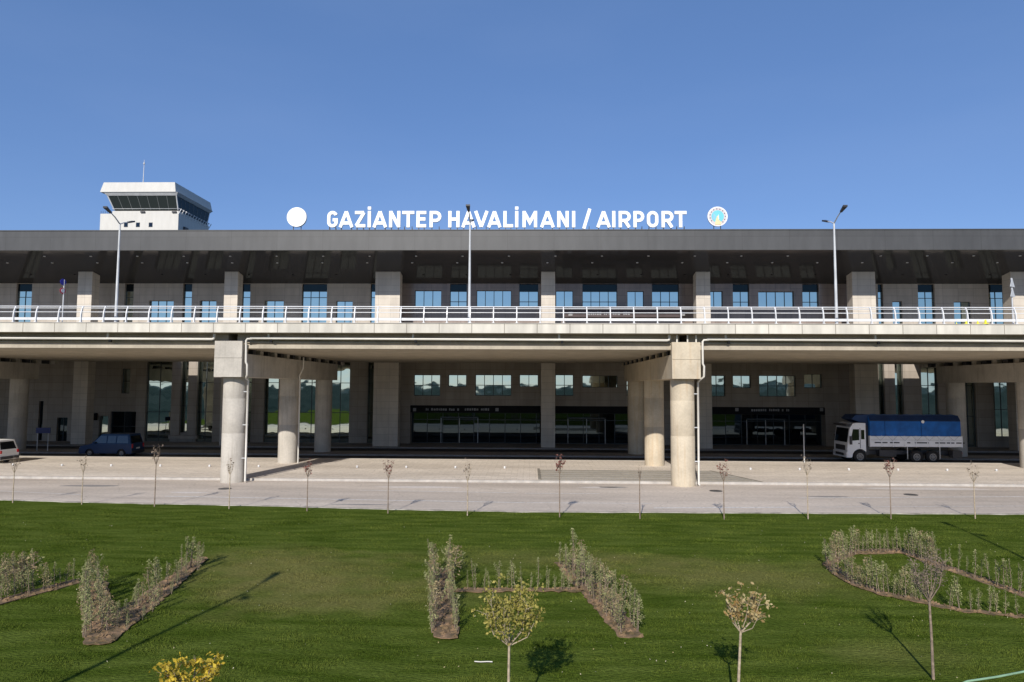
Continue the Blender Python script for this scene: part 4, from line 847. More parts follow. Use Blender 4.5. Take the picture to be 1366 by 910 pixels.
# small barrier posts on the upper deck (yellow)
M['yellow'] = mat('yellow_paint', (0.75, 0.7, 0.03), rough=0.5, var=0.05)
first = None
for k, (px, s_) in enumerate(((1277, 0.5), (1290, 0.9), (1305.5, 0.9), (1316, 1.3))):
    b = at(px, 429.5, Y=39.88)
    def mk():
        return MB().lathe([(0.12, 0), (0.12, 0.03), (0.05, 0.04), (0.04, 0.16), (0.02, 0.2)], (0, 0, 0), M['yellow'], 10).build('marker_cone', None)
    o_ = mk() if first is None else first.copy()
    if first is None: first = o_
    else: COL.objects.link(o_)
    o_.location = (b.x, 39.96, 9.53); o_.scale = (s_, s_, s_)
    tag(o_, ['slimmest yellow marker cone on the parapet near the right end, leftmost of the four', 'small yellow marker cone on the parapet, second from the left', 'small yellow marker cone on the parapet, third from the left', 'largest yellow marker cone on the parapet, rightmost of the four'][k], 'marker cone', 'yellow marker cones on the parapet')

# ------------------------------------------------------------------ vehicles
M['tyre'] = mat('tyre', (0.015, 0.015, 0.016), rough=0.8, var=0.1); M['rim'] = mat('rim', (0.24, 0.23, 0.22), rough=0.4, var=0.05)
M['carglass'] = glass_mat('car_glass', (0.5, 0.55, 0.6), 0.12, dark=(0.01, 0.012, 0.014)); M['truckwhite'] = mat('truck_white', (0.74, 0.75, 0.78), rough=0.4, var=0.04)
M['bluepaint'] = mat('blue_paint', (0.004, 0.026, 0.085), rough=0.35, var=0.05, spec=0.25); M['tarp'] = mat('blue_tarp', (0.006, 0.11, 0.40), rough=0.6, var=0.15, scale=1.2, bump=0.6, bscale=2.5)
M['red'] = mat('lamp_red', (0.5, 0.02, 0.02), rough=0.3, var=0.02); M['chrome'] = mat('lamp_glass', (0.6, 0.6, 0.62), rough=0.2, var=0.02)
M['tarp_top'] = mat('navy_tarp', (0.006, 0.03, 0.10), rough=0.6, var=0.15, scale=1.2)
def wheel(t, x, y, r, wd, s_):
    mb = MB(); mb.lathe([(r*0.6, -wd/2), (r*0.93, -wd/2), (r, -wd*0.35), (r, wd*0.35), (r*0.93, wd/2), (r*0.6, wd/2)], (0, 0, 0), M['tyre'], 28, 'y'); w_ = mb.build('wheel', None, t); w_.location = (x, y, r)
    mb = MB(); mb.lathe([(r*0.56, s_*wd*0.505), (r*0.52, s_*wd*0.56), (r*0.46, s_*wd*0.515), (r*0.24, s_*wd*0.52), (r*0.20, s_*wd*0.66), (r*0.02, s_*wd*0.66)], (0, 0, 0), M['rim'], 20, 'y'); [mb.lathe([(r*0.07, 0), (r*0.07, s_*0.012)], (math.cos(a_)*r*0.35, s_*wd*0.53, math.sin(a_)*r*0.35), M['tyre'], 8, 'y') for a_ in [k_*math.pi/4 for k_ in range(8)]]; mb.build('rim', None, w_)
    return w_
# truck: local x forward (towards -X world), length 10 m
fx, rx = at(1130, 600, Y=54.6).x, at(1284, 600, Y=54.6).x
TL = rx-fx; tr = thing('cargo_truck', 'white cab cargo truck with blue tarpaulin parked under the roadway', 'truck', (fx, 54.55, -0.03))
W2 = 2.45
def tz(py): return at(1200, py, Y=54.6).z+0.03
hb = tz(582); ht = tz(553.5); hm = tz(568.5); hl = hb-0.0
ca = at(1155, 590, Y=54.6).x-fx; bd0 = at(1160.5, 590, Y=54.6).x-fx
hc = tz(564.5)
# cab (profile in XZ)
zc0_ = tz(611)
wc = at(1146.5, 607, Y=54.7).x-fx
prof = [(0.05, 0.45), (0.02, 1.1), (0.06, 1.55), (0.25, hc-0.40), (0.50, hc-0.06), (0.8, hc), (ca, hc-0.02), (ca, 0.85)]+[(wc+0.60*math.cos(a_), 0.5+0.60*math.sin(a_)) for a_ in [math.pi*k_/8 for k_ in range(0, 9)] if wc+0.60*math.cos(a_) < ca-0.02 and wc+0.60*math.cos(a_) > 0.3]+[(max(0.35, wc-0.6), 0.45)]
cabo = MB().prism_y(prof, 0.03, W2-0.03, M['truckwhite']).build('cab', None, tr)
MB().prism_y([(0.30, 1.72), (0.48, hc-0.50), (0.95, hc-0.50), (0.95, 1.78)], 0.02, 0.028, M['carglass']).build('side_window', None, cabo)
MB().prism_y([(1.10, 1.85), (1.10, hc-0.55), (1.36, hc-0.55), (1.36, 1.85)], 0.02, 0.028, M['carglass']).build('side_window', None, cabo)
mb = MB(); mb.add([(0.045, 0.15, 1.60), (0.045, W2-0.15, 1.60), (0.225, W2-0.15, hc-0.44), (0.225, 0.15, hc-0.44)], [(0, 1, 2, 3)][::-1], M['carglass']); mb.build('windscreen', None, cabo)
MB().prism_y([(0.25, hc-0.3), (0.0, hc-0.2), (0.0, hc-0.12), (0.45, hc-0.1)], 0.1, W2-0.1, M['darkmetal']).build('sun_visor', None, cabo)
MB().box(-0.06, 0.36, -0.01, W2+0.01, 0.42, 0.85, M['truckwhite'], 0.05).build('bumper', None, tr)
mb = MB(); mb.box(-0.075, -0.062, 0.5, W2-0.5, 0.55, 0.75, M['darkmetal']); mb.box(0.0, 0.02, 0.4, W2-0.4, 0.95, 1.35, M['darkmetal']); mb.build('grille', None, tr)
for yy in (0.1, W2-0.4): MB().box(-0.08, -0.061, yy, yy+0.3, 0.58, 0.78, M['chrome']).build('headlight', None, tr)
for yy in (-0.22, W2+0.08): MB().box(0.16, 0.30, yy, yy+0.16, 1.45, 2.1, M['darkmetal']).build('mirror', None, cabo)
MB().box(1.01, 1.04, 0.012, 0.026, 1.15, hc-0.4, M['darkmetal']).build('door_seam', None, cabo)
MB().box(0.86, 0.98, -0.0, 0.026, 1.5, 1.56, M['darkmetal']).build('door_handle', None, cabo)
MB().box(ca+0.05, ca+0.35, 0.3, W2-0.3, 0.6, hc-0.2, M['darkmetal']).build('air_intake', None, tr)
MB().box(1.2, TL-0.2, 0.75, W2-0.75, 0.62, 0.92, M['darkmetal']).build('chassis', None, tr)
mb = MB(); mb.box(bd0, TL-0.05, 0, W2, hb-0.95 if False else tz(596), hb, M['truckwhite'])
zlo = tz(596)
for k in range(9):
    x_ = bd0+(TL-0.05-bd0)*k/8; mb.box(x_-0.035, x_+0.035, -0.03, -0.001, zlo-0.02, hb+0.03, M['truckwhite'])
mb.box(bd0, TL-0.05, -0.02, -0.002, zlo+(hb-zlo)*0.62, zlo+(hb-zlo)*0.66, M['galv'])
mb.build('dropside_body', None, tr)
mb = MB(); zz = zlo+(hb-zlo)*0.33
for a_, b_ in ((0.35, 0.85), (0.95, 1.35), (1.55, 2.3), (2.9, 3.15), (3.5, 4.6), (5.1, 5.9), (6.0, 6.6), (6.75, 7.4)):
    mb.box(bd0+a_*0.98, bd0+b_*0.98, -0.012, -0.003, zz, zz+0.09, M['darkmetal'])
mb.build('side_marking', None, tr)
# tarpaulin: bulging sides between ribs
NX, prof_t = 24, [(0.02, hb+0.01), (0.0, hb+(hm-hb)*0.5), (0.03, tz(562)), (0.30, ht-0.06), (W2/2, ht+0.02), (W2-0.3, ht-0.06), (W2-0.03, tz(562)), (W2, hb+0.01)]
v = []; f = []
for i in range(NX+1):
    x_ = bd0-0.35*(0 if i else 0)+(TL-0.1-bd0)*i/NX; sag = 0.03*math.sin(i*math.pi/3)**2
    for j, (y_, z_) in enumerate(prof_t): v.append((x_, y_+(sag if j in (1, 2) else 0), z_-(sag*1.5 if j in (3, 4, 5) else 0)))
n = len(prof_t)
for i in range(NX):
    for j in range(n-1): f.append((i*n+j, (i+1)*n+j, (i+1)*n+j+1, i*n+j+1))
f.append(tuple(range(n))); f.append(tuple(NX*n+j for j in range(n))[::-1])
mb = MB(); mb.add(v, f, M['tarp']); mb.prism_y([(bd0-1.25, ht-0.35), (bd0-0.9, ht-0.03), (bd0, ht), (bd0, hm)], 0.3, W2-0.3, M['tarp_top']); mb.build('tarpaulin', None, tr)
mb = MB(); mb.prism_x([(-0.012, tz(562)), (-0.012+0.0, tz(561)), (0.29, ht-0.04), (0.31, ht-0.07)], bd0+0.02, TL-0.12, M['tarp_top']); mb.build('tarpaulin_edge', None, tr)
MB().lathe([(0.12, -0.02), (0.12, 0)], (bd0+4.1, -0.0, tz(562.5)), M['white'], 12, 'y').build('tarpaulin_patch', None, tr)
for k_ in range(7):
    xa_ = bd0+0.3+k_*(TL-bd0-0.5)/7; mb = MB(); w__ = (TL-bd0-0.5)/7
    mb.tube([(xa_, -0.03, hb+0.12), (xa_+w__*.5, -0.035, hb-0.34), (xa_+w__, -0.03, hb+0.12)], 0.007, M['darkmetal'], 4); mb.build('lashing_rope', None, tr)
for k_ in (1.0, 3.4):
    xa_ = bd0+k_*(TL-0.1-bd0)/6; MB().tube([(xa_, 0.0, hb+0.02), (xa_, -0.012, hb+(hm-hb)*0.5), (xa_, 0.02, tz(562)), (xa_, 0.29, ht-0.055)], 0.012, M['tarp_top'], 5).build('tarpaulin_seam', None, tr)
for px in (1146.5, 1222, 1243.5):
    for yy, s_ in ((0.18, -1), (W2-0.18, 1)): wheel(tr, at(px, 607, Y=54.7).x-fx, yy, 0.5, 0.3, s_)
for x_ in (TL*0.52, TL*0.80): MB().box(x_, x_+0.05, 0.02, 0.05, 0.35, zlo, M['galv']).build('side_guard_bracket', None, tr)
mb = MB(); mb.box(TL-0.9, TL-0.1, 0.1, W2-0.1, 0.55, 0.62, M['darkmetal']); mb.box(TL-0.75, TL-0.05, 0.05, 0.6, 0.45, 1.0, M['darkmetal']); mb.build('rear_underrun', None, tr)
mb = MB(); mb.box(TL-0.06, TL-0.0, 0.1, 0.4, 0.75, 0.9, M['red']); mb.build('tail_light', None, tr)
MB().box(2.6, 3.9, 0.25, 0.75, 0.5, 1.0, M['darkmetal']).build('fuel_tank', None, tr)

def van(name, lb, loc, rz, Lb, W, H, paint, cat='van'):
    t = thing(name, lb, cat, loc, rz)
    zs_ = H*0.52; h = W/2
    # body side profile: nose at -x
    pf = [(0, 0.35), (-0.02, 0.62), (0.12, H*0.47), (0.95, H*0.56), (Lb-0.03, H*0.56), (Lb, 0.6), (Lb-0.03, 0.3)]
    def arch(cx_, r_=0.37): return [(cx_+r_*math.cos(a_), 0.28+r_*math.sin(a_)) for a_ in [math.pi*k/8 for k in range(9)]]
    lowr = [(Lb-0.03, 0.25)]+arch(Lb-0.85)+arch(0.85)+[(0.05, 0.25)]
    pf2 = [(0, 0.35), (-0.02, 0.62), (0.12, H*0.47), (0.95, H*0.56), (Lb-0.03, H*0.56), (Lb, 0.6)]+lowr
    bo = MB().prism_y(pf2, -h, h, paint); 
    # greenhouse, tapered inwards
    gb = [(0.95, H*0.56), (1.75, H-0.03), (2.2, H), (Lb-0.3, H-0.02), (Lb-0.08, H*0.56)]; n_ = len(gb); ti = 0.13
    v = [(x_, -h+(ti if z_ > H*0.6 else 0.01), z_) for x_, z_ in gb]+[(x_, h-(ti if z_ > H*0.6 else 0.01), z_) for x_, z_ in gb]
    bo.add(v, [tuple(range(n_)), tuple(range(2*n_-1, n_-1, -1))]+[(i, n_+i, n_+i+1, i+1) for i in range(n_-1)], paint)
    bo = bo.build('body', None, t)
    def wy(z_): return h-0.01-(ti-0.01)*(z_-H*0.56)/(H*0.44)+0.006
    za, zb2 = H*0.60, H*0.92
    for s_ in (-1, 1):
        for (xa, xb, xc, xd) in ((1.15, 1.72, 2.2, 2.2), (2.3, 2.3, Lb-1.35, Lb-1.35), (Lb-1.25, Lb-1.25, Lb-0.42, Lb-0.3)):
            q = [(xa, za), (xb, zb2), (xc, zb2), (xd, za)]; mb = MB(); mb.add([(x_, s_*wy(z_), z_) for x_, z_ in q], [(0, 1, 2, 3) if s_ < 0 else (3, 2, 1, 0)], M['carglass']); mb.build('side_window', None, bo)
    mb = MB(); mb.add([(1.0-0.0+0.03, -h+0.12, H*0.60), (1.03, h-0.12, H*0.60), (1.70, h-0.2, H*0.94), (1.70, -h+0.2, H*0.94)], [(0, 3, 2, 1)], M['carglass'])
    for i in range(4): pass
    mb.v = [(x_-0.02, y_, z_+0.01) for x_, y_, z_ in mb.v]; mb.build('windscreen', None, bo)
    mb = MB(); mb.add([(Lb-0.095+0.01, -h+0.15, H*0.60), (Lb-0.085, h-0.15, H*0.60), (Lb-0.265, h-0.25, H*0.92), (Lb-0.265, -h+0.25, H*0.92)], [(0, 1, 2, 3)], M['carglass']); mb.build('rear_window', None, bo)
    for s_ in (-1, 1):
        wheel(t, 0.85, s_*(h-0.12), 0.31, 0.2, s_); wheel(t, Lb-0.85, s_*(h-0.12), 0.31, 0.2, s_)
        MB().box(0.0, 0.22, s_*(h-0.2)-0.16, s_*(h-0.2)+0.16, 0.60, 0.76, M['chrome']).build('headlight', None, t)
        MB().box(Lb-0.06, Lb+0.015, s_*(h-0.1)-0.08, s_*(h-0.1)+0.08, 0.72, H*0.56, M['red']).build('tail_light', None, t)
        MB().box(1.2, 1.35, s_*(h+0.08)-0.08, s_*(h+0.08)+0.08, H*0.58, H*0.66, paint).build('mirror', None, t)
    MB().box(Lb-0.02, Lb+0.06, -h+0.02, h-0.02, 0.3, 0.5, M['darkmetal']).build('rear_bumper', None, t)
    MB().box(-0.06, 0.05, -h+0.02, h-0.02, 0.28, 0.5, M['darkmetal']).build('front_bumper', None, t)
    MB().box(Lb+0.002, Lb+0.012, -0.26, 0.26, 0.62, 0.74, M['white']).build('number_plate', None, t)
    return t
vx = at(105.5, 600, Y=55.0).x; vl = at(175.5, 600, Y=55.0).x-vx
van('parked_van', 'dark blue van parked in the shade under the roadway', (vx, 55.9, -0.03), 0, vl, 1.8, at(140, 579, Y=55).z+0.03, M['bluepaint'])
p = at(3.0, 619, z=PZ)
van('parked_van', 'white van cut by the left border of the photo with its rear window showing', (p.x-4.1, p.y+0.86, PZ), R(-3), 4.1, 1.72, at(8, 588, Y=p.y).z-PZ+0.02, M['white'])

# ------------------------------------------------------------------ planting beds
def gpoly(pts): return [(at(a, b, z=0.03).x, at(a, b, z=0.03).y) for a, b in pts]
beds = {
 'hl': [(577, 850), (613, 850), (605, 770), (604, 757), (575, 757), (576, 790)],
 'hc': [(606, 789), (778, 788.5), (776, 784), (606, 784.5)],
 'hr': [(741, 750), (769, 750), (815, 790), (858, 851), (826, 851), (779, 794), (760, 775)],
 'vl': [(113, 861), (108, 775), (142, 775), (152, 818), (200, 786), (264, 743), (278, 744), (203, 812), (148, 857)],
 'fl': [(-60, 822), (-60, 812), (0, 798), (104, 772), (108, 777), (0, 806)],
 'ft': [(-60, 770), (0, 762), (46, 752), (46, 758), (0, 769), (-60, 778)],
 'ro': [(1099, 752), (1104, 744), (1139, 733), (1205, 732), (1247, 748), (1366, 790), (1420, 808), (1420, 814), (1366, 796), (1244, 754), (1203, 738), (1142, 739), (1114, 751), (1140, 775), (1180, 789), (1232, 800), (1257, 806), (1284, 812), (1366, 821), (1420, 825), (1420, 828), (1363, 824), (1284, 816), (1255, 810), (1230, 804), (1176, 793), (1136, 780), (1107, 763)],
}
bedpolys = {k: gpoly(v) for k, v in beds.items()}
for k, v in bedpolys.items():
    # ragged outline
    pts = []
    for i in range(len(v)):
        a, b = Vector(v[i]), Vector(v[(i+1) % len(v)]); n_ = max(1, int((b-a).length/0.16))
        for j in range(n_): q = a+(b-a)*j/n_; pts.append((q.x+random.uniform(-.05, .05), q.y+random.uniform(-.09, .09)))
    sheet('soil_bed', pts, 0.034, M['soil'], 0.02)
# clods
mb = MB()
def inpoly(x, y, P):
    c_ = False; n_ = len(P); j = n_-1
    for i in range(n_):
        if (P[i][1] > y) != (P[j][1] > y) and x < (P[j][0]-P[i][0])*(y-P[i][1])/(P[j][1]-P[i][1])+P[i][0]: c_ = not c_
        j = i
    return c_
for k, P in bedpolys.items():
    xs_ = [p[0] for p in P]; ys_ = [p[1] for p in P]; A = (max(xs_)-min(xs_))*(max(ys_)-min(ys_)); n_ = int(min(A*60, 2500))
    for _ in range(n_):
        x_, y_ = random.uniform(min(xs_), max(xs_)), random.uniform(min(ys_), max(ys_))
        if inpoly(x_, y_, P):
            r = random.uniform(0.02, 0.055); v = [(x_+random.uniform(-r, r)*1.2+dx*r, y_+dy*r, 0.035+max(0, dz)*r*1.1) for dx, dy, dz in ((-1, 0, 0), (1, 0, 0), (0, -1, 0), (0, 1, 0), (0, 0, 1))]
            mb.add(v, [(0, 2, 4), (2, 1, 4), (1, 3, 4), (3, 0, 4)])
so = mb.build('soil_clods', M['soil']); so['kind'] = 'stuff'

# ------------------------------------------------------------------ shrubs
def leaf_cloud(mb, pts, size, m, aspect=0.55):
    for p in pts:
        s_ = size*random.uniform(0.6, 1.3); a = Vector((random.gauss(0, 1), random.gauss(0, 1), random.gauss(0, 1))).normalized(); b = a.cross(Vector((random.gauss(0, 1), random.gauss(0, 1), random.gauss(0, 1)))).normalized()
        p = Vector(p); mb.add([p-a*s_*.5, p+b*s_*aspect*.5, p+a*s_*.5, p-b*s_*aspect*.5], [(0, 1, 2, 3)], m)
def shrub_mesh(kind):
    mb = MB(); h = 1.0; n_st = random.choice((1, 2, 2, 3)); rad = (0.07, 0.11, 0.16)[kind]
    for s_ in range(n_st):
        bx, by = random.uniform(-0.05, 0.05), random.uniform(-0.05, 0.05); tx, ty = bx+random.uniform(-0.09, 0.09), by+random.uniform(-0.06, 0.06); hh = h*random.uniform(0.72, 1.0) if s_ else h
        pts = [(bx, by, 0), ((bx+tx)/2+random.uniform(-.02, .02), (by+ty)/2, hh*.5), (tx, ty, hh)]
        mb.tube(pts, [0.012, 0.009, 0.004], M['twig'], 5, caps=False)
        nl = int((120, 150, 175)[kind]/n_st**0.5); L_ = []
        for _ in range(nl):
            t_ = random.random()**0.8; z_ = hh*(0.12+0.88*t_); w_ = rad*(0.35+0.65*math.sin(math.pi*min(1, 0.15+0.85*t_))**0.6)*random.random()**0.4; a_ = random.uniform(0, 2*math.pi)
            L_.append((bx+(tx-bx)*t_+w_*math.cos(a_), by+(ty-by)*t_+w_*math.sin(a_), z_))
        leaf_cloud(mb, L_, 0.058, M['shrub'] if (kind < 2 or s_) else M['shrub_dry'], 0.42)
    # side twigs
    for _ in range(5 if kind == 2 else 2):
        z_ = random.uniform(.2, .7); a_ = random.uniform(0, 6.28); e = (rad*1.3*math.cos(a_), rad*1.3*math.sin(a_), z_+0.2)
        mb.tube([(0, 0, z_), e], [0.006, 0.003], M['twig'], 4, caps=False); leaf_cloud(mb, [(e[0]+random.gauss(0, .02), e[1]+random.gauss(0, .02), e[2]+random.gauss(0, .04)) for _ in range(14)], 0.055, M['shrub'], .45)
    return mb
protos = [shrub_mesh(k % 3) for k in range(9)]
pm = []
for mb in protos:
    o_ = mb.build('shrub', None); pm.append(o_.data); bpy.data.objects.remove(o_)
def shrubs(path, n, hpx, lb, grp, jx=3, jy=3, kinds=range(9), hv=0.25):
    # lb: text with %s for the ordinal counted from the first point of the path
    P = [Vector(p) for p in path]; Ls = [(P[i+1]-P[i]).length for i in range(len(P)-1)]; T_ = sum(Ls)
    for k in range(n):
        d = T_*(k+random.uniform(0.3, 0.7))/n; i = 0
        while i < len(Ls)-1 and d > Ls[i]: d -= Ls[i]; i += 1
        dr = (P[i+1]-P[i]).normalized(); q = P[i]+dr*d; pn = Vector((-dr.y, dr.x))*random.uniform(-1, 1); b = at(q.x+pn.x*jx, q.y+pn.y*jy*0.6, z=0.03)
        o_ = bpy.data.objects.new('shrub', pm[random.choice(list(kinds))]); COL.objects.link(o_)
        h = hpx/FPX*b.y*random.uniform(1-hv*1.5, 1+hv*0.7); o_.location = (b.x, b.y, 0.03); sx_ = h*random.uniform(0.8, 1.3); o_.scale = (sx_, sx_, h); o_.rotation_euler = (random.uniform(-.1, .1), random.uniform(-.1, .1), random.uniform(0, 6.28))
        tag(o_, lb % ORD[k], 'shrub', grp)
shrubs([(579, 846), (577, 810), (577, 778), (577, 758)], 17, 46, '%s shrub from the near end, left row of the narrow upright bed', 'shrubs of the narrow upright bed', 2, 4)
shrubs([(608, 846), (604, 815), (600, 785), (600, 758)], 16, 44, '%s shrub from the near end, right row of the narrow upright bed', 'shrubs of the narrow upright bed', 2, 4)
shrubs([(618, 786), (776, 786)], 15, 34, 'small upright shrub, %s from the left in the thin crossbar bed', 'shrubs of the crossbar bed', 3, 2, (0, 1, 3, 4, 6), 0.3)
shrubs([(745, 752), (783, 787), (832, 846)], 18, 44, '%s shrub from the far end, left row of the slanting bed', 'shrubs of the slanting bed', 3, 3)
shrubs([(766, 752), (808, 789), (852, 846)], 15, 44, '%s shrub from the far end, right row of the slanting bed', 'shrubs of the slanting bed', 3, 3)
shrubs([(118, 852), (112, 815), (113, 780)], 13, 50, 'tall bushy shrub, %s from the near tip in the hook bed\'s outer left arm', 'shrubs of the hook-shaped bed', 4, 4, (1, 2, 4, 5, 7, 8))
shrubs([(140, 845), (134, 815), (134, 780)], 10, 46, 'bushy shrub, %s from the near tip in the hook bed\'s inner left arm', 'shrubs of the hook-shaped bed', 4, 4, (1, 2, 4, 5, 7, 8))
shrubs([(150, 838), (195, 800), (240, 768), (272, 748)], 21, 38, '%s shrub from the near tip along the hook bed\'s long arm', 'shrubs of the hook-shaped bed', 5, 6)
shrubs([(165, 845), (210, 806), (270, 752)], 8, 30, 'low shrub, %s from the near tip on the hook bed\'s lower edge', 'shrubs of the hook-shaped bed', 5, 4)
shrubs([(-10, 804), (102, 775)], 13, 36, '%s shrub from the left border in the slanting soil strip', 'shrubs of the far left beds', 4, 2)
shrubs([(-15, 795), (45, 783)], 10, 44, 'bushy shrub behind the slanting strip, %s from the left border', 'shrubs of the far left beds', 5, 6, (2, 5, 8))
shrubs([(-15, 768), (45, 756)], 8, 26, 'small shrub in the upper soil strip, %s from the left border', 'shrubs of the far left beds', 5, 2)
shrubs([(1106, 757), (1112, 746), (1140, 737)], 10, 36, 'shrub at the loop bed\'s rounded left end, %s from its near side', 'shrubs of the loop-shaped bed', 4, 4, (1, 2, 4, 5, 8))
shrubs([(1138, 736), (1205, 736)], 12, 28, 'slim shrub, %s from the left along the loop bed\'s top', 'shrubs of the loop-shaped bed', 3, 1, (0, 3, 6, 1))
shrubs([(1206, 738), (1250, 753)], 12, 34, '%s shrub from the left in the loop bed\'s dense upper bend', 'shrubs of the loop-shaped bed', 3, 4)
shrubs([(1255, 754), (1375, 797)], 12, 34, 'slim shrub, %s from the left in the strip above the loop bed\'s right end', 'shrubs of the loop-shaped bed', 2, 2, (0, 3, 6))
shrubs([(1112, 765), (1140, 779), (1180, 791), (1232, 802)], 20, 38, 'slim shrub, %s from the left on the loop bed\'s lower edge', 'shrubs of the loop-shaped bed', 3, 3)
shrubs([(1262, 809), (1375, 824)], 9, 36, 'widely spaced shrub, %s from the left in the lower right border strip', 'shrubs of the loop-shaped bed', 3, 2, (0, 3, 1, 4))

# ------------------------------------------------------------------ trees
def tree_at(base, h, crown_z0, crad, lb, grp, leafm, nleaf, lsize, barkm, r0=0.035, nb=9, squash=1.0, lean=(0, 0), name='tree', tw_only=False, spread=1.0, fill=0.45, seed=0, cat='tree'):
    st = random.getstate(); random.seed(seed+11)
    t = thing(name, lb, cat, (base[0], base[1], 0), 0, grp); tr_ = MB(); cr = MB()
    tz_ = crown_z0; top = Vector((lean[0], lean[1], h))
    tp = [(0, 0, -0.05), (lean[0]*.2+random.uniform(-.01, .01), lean[1]*.2, tz_*.5), (lean[0]*.5, lean[1]*.5, tz_)]
    tr_.tube(tp, [r0, r0*.85, r0*.7], barkm, 8)
    tips = []
    for k in range(nb):
        a_ = 2*math.pi*k/nb+random.uniform(-.4, .4); zs = tz_*random.uniform(0.92, 1.0)+(h-tz_)*random.uniform(0, 0.25)
        s0 = Vector((lean[0]*.5, lean[1]*.5, tz_*.97)); rr = crad*random.uniform(0.55, 1.0)*spread; e = Vector((lean[0]+rr*math.cos(a_), lean[1]+rr*math.sin(a_), tz_+(h-tz_)*random.uniform(0.45, 1.0)*(1-0.25*rr/crad)))
        mid = s0*.5+e*.5+Vector((math.cos(a_)*rr*.18, math.sin(a_)*rr*.18, -(h-tz_)*0.06))
        tr_.tube([s0, mid, e], [r0*.42, r0*.28, r0*.1], barkm, 5, caps=False)
        for j in range(6 if not tw_only else 22):
            t_ = random.uniform(.35, 1); q = (mid*(1-(t_-.35)/.65)+e*((t_-.35)/.65)) if t_ > .35 else mid
            d_ = Vector((random.gauss(0, 1), random.gauss(0, 1), random.uniform(0.1, 1.4))).normalized()*crad*random.uniform(.25, .55)
            tr_.tube([q, q+d_*.5+Vector((0, 0, .01)), q+d_], [r0*.14, r0*.1, r0*.04], barkm, 4, caps=False); tips += [q+d_*random.uniform(.2, 1) for _ in range(3)]
    tr_.build('trunk', None, t)
    pts = []
    cz = (h+tz_)/2
    for _ in range(nleaf):
        if random.random() < 0.93: p = random.choice(tips); p = p+Vector((random.gauss(0, .055), random.gauss(0, .055), random.gauss(0, .05)))*(crad/0.5)
        else:
            a_ = Vector((random.gauss(0, 1), random.gauss(0, 1), random.gauss(0, 1))).normalized()*random.uniform(.6, 1)**.5; p = Vector((lean[0]+a_.x*crad, lean[1]+a_.y*crad, cz+a_.z*(h-tz_)*.5))
        pts.append(p)
    leaf_cloud(cr, pts, lsize, leafm, .6); cr.build('crown', None, t)
    random.setstate(st); return t
def ground_at(px, py): p = at(px, py, z=0); return (p.x, p.y)
def h_at(px, py, Y): return at(px, py, Y=Y).z
Y1 = 11.6; b1 = (at(679, 905, Y=Y1).x, Y1)
tree_at(b1, h_at(683, 764, Y1), h_at(683, 858, Y1), 0.50, 'young tree with yellow-green leaves in the bottom middle of the lawn', 'young trees on the lawn', M['leaf_yg'], 1900, 0.062, M['bark'], 0.028, 13, seed=3)
Y2 = 12.1; b2 = (at(983, 905, Y=Y2).x, Y2)
tree_at(b2, h_at(997, 776, Y2), h_at(985, 840, Y2), 0.38, 'young tree with pale tan leaves and a straight bare trunk on the lawn', 'young trees on the lawn', M['leaf_tan'], 620, 0.07, M['bark'], 0.03, 8, lean=(0.16, 0), seed=5)
b3 = ground_at(1245, 905)
tree_at(b3, h_at(1240, 716, b3[1]), h_at(1242, 800, b3[1]), 0.36, 'leafless young tree with brown twigs in front of the loop-shaped bed', 'young trees on the lawn', M['leaf_grey'], 520, 0.04, M['twig'], 0.03, 12, lean=(-0.05, 0), tw_only=True, seed=8)
Y4 = 9.3; b4 = (at(257, 905, Y=Y4).x, Y4)
tree_at(b4, h_at(252, 864, Y4), h_at(252, 935, Y4), 0.36, 'young tree with bright yellow leaves cut by the bottom border', 'young trees on the lawn', M['leaf_yellow'], 620, 0.075, M['twig'], 0.03, 10, seed=13)
saps = [(17, 671, 598, 'g', 'at the left border'), (109, 673, 598, 'g', 'in front of the blue van'), (206, 676, 588, 'b', 'between the blue van and the left pier'), (305.5, 679, 603, 'g', 'in front of the left front column'), (409.5, 682, 610, 'r', 'in front of the second column on the left'), (517.5, 685, 608, 'r', 'below the left wide pillar'),
        (623.5, 688, 607, 'g', 'below the middle of the rooftop lettering'), (746.5, 690, 600, 'R', 'left of the ramp, with the reddest top'), (853.7, 692, 614, 'n', 'just left of the stained front column'), (966, 693, 608, 'r', 'just right of the stained front column'), (1078, 692.5, 603, 'g', 'beside the pole left of the truck'), (1188.6, 692.5, 605, 'r', 'in front of the truck'), (1301, 692, 612, 'g', 'behind the tail of the truck')]
for i, (px, pb, pt, kd, wh) in enumerate(saps):
    b = at(px, pb, z=0); h = at(px, pt, Y=b.y).z
    lm = M['leaf_red'] if kd in 'rR' else M['leaf_grey']; nl = {'g': 25, 'b': 70, 'r': 70, 'R': 150, 'n': 10}[kd]
    tree_at((b.x, b.y), h, h*random.uniform(0.56, 0.68), random.uniform(0.2, 0.32) if kd != 'n' else 0.12, {'g': 'thin bare sapling ', 'b': 'twiggy brown sapling ', 'r': 'reddish-topped sapling ', 'R': 'red-leaved sapling ', 'n': 'thinnest bare sapling '}[kd]+'at the lawn edge '+wh, 'saplings along the road', lm, nl, 0.10, M['bark'] if kd == 'g' else M['twig'], 0.028, 7, spread=0.8, seed=20+i, name='sapling', cat='sapling')

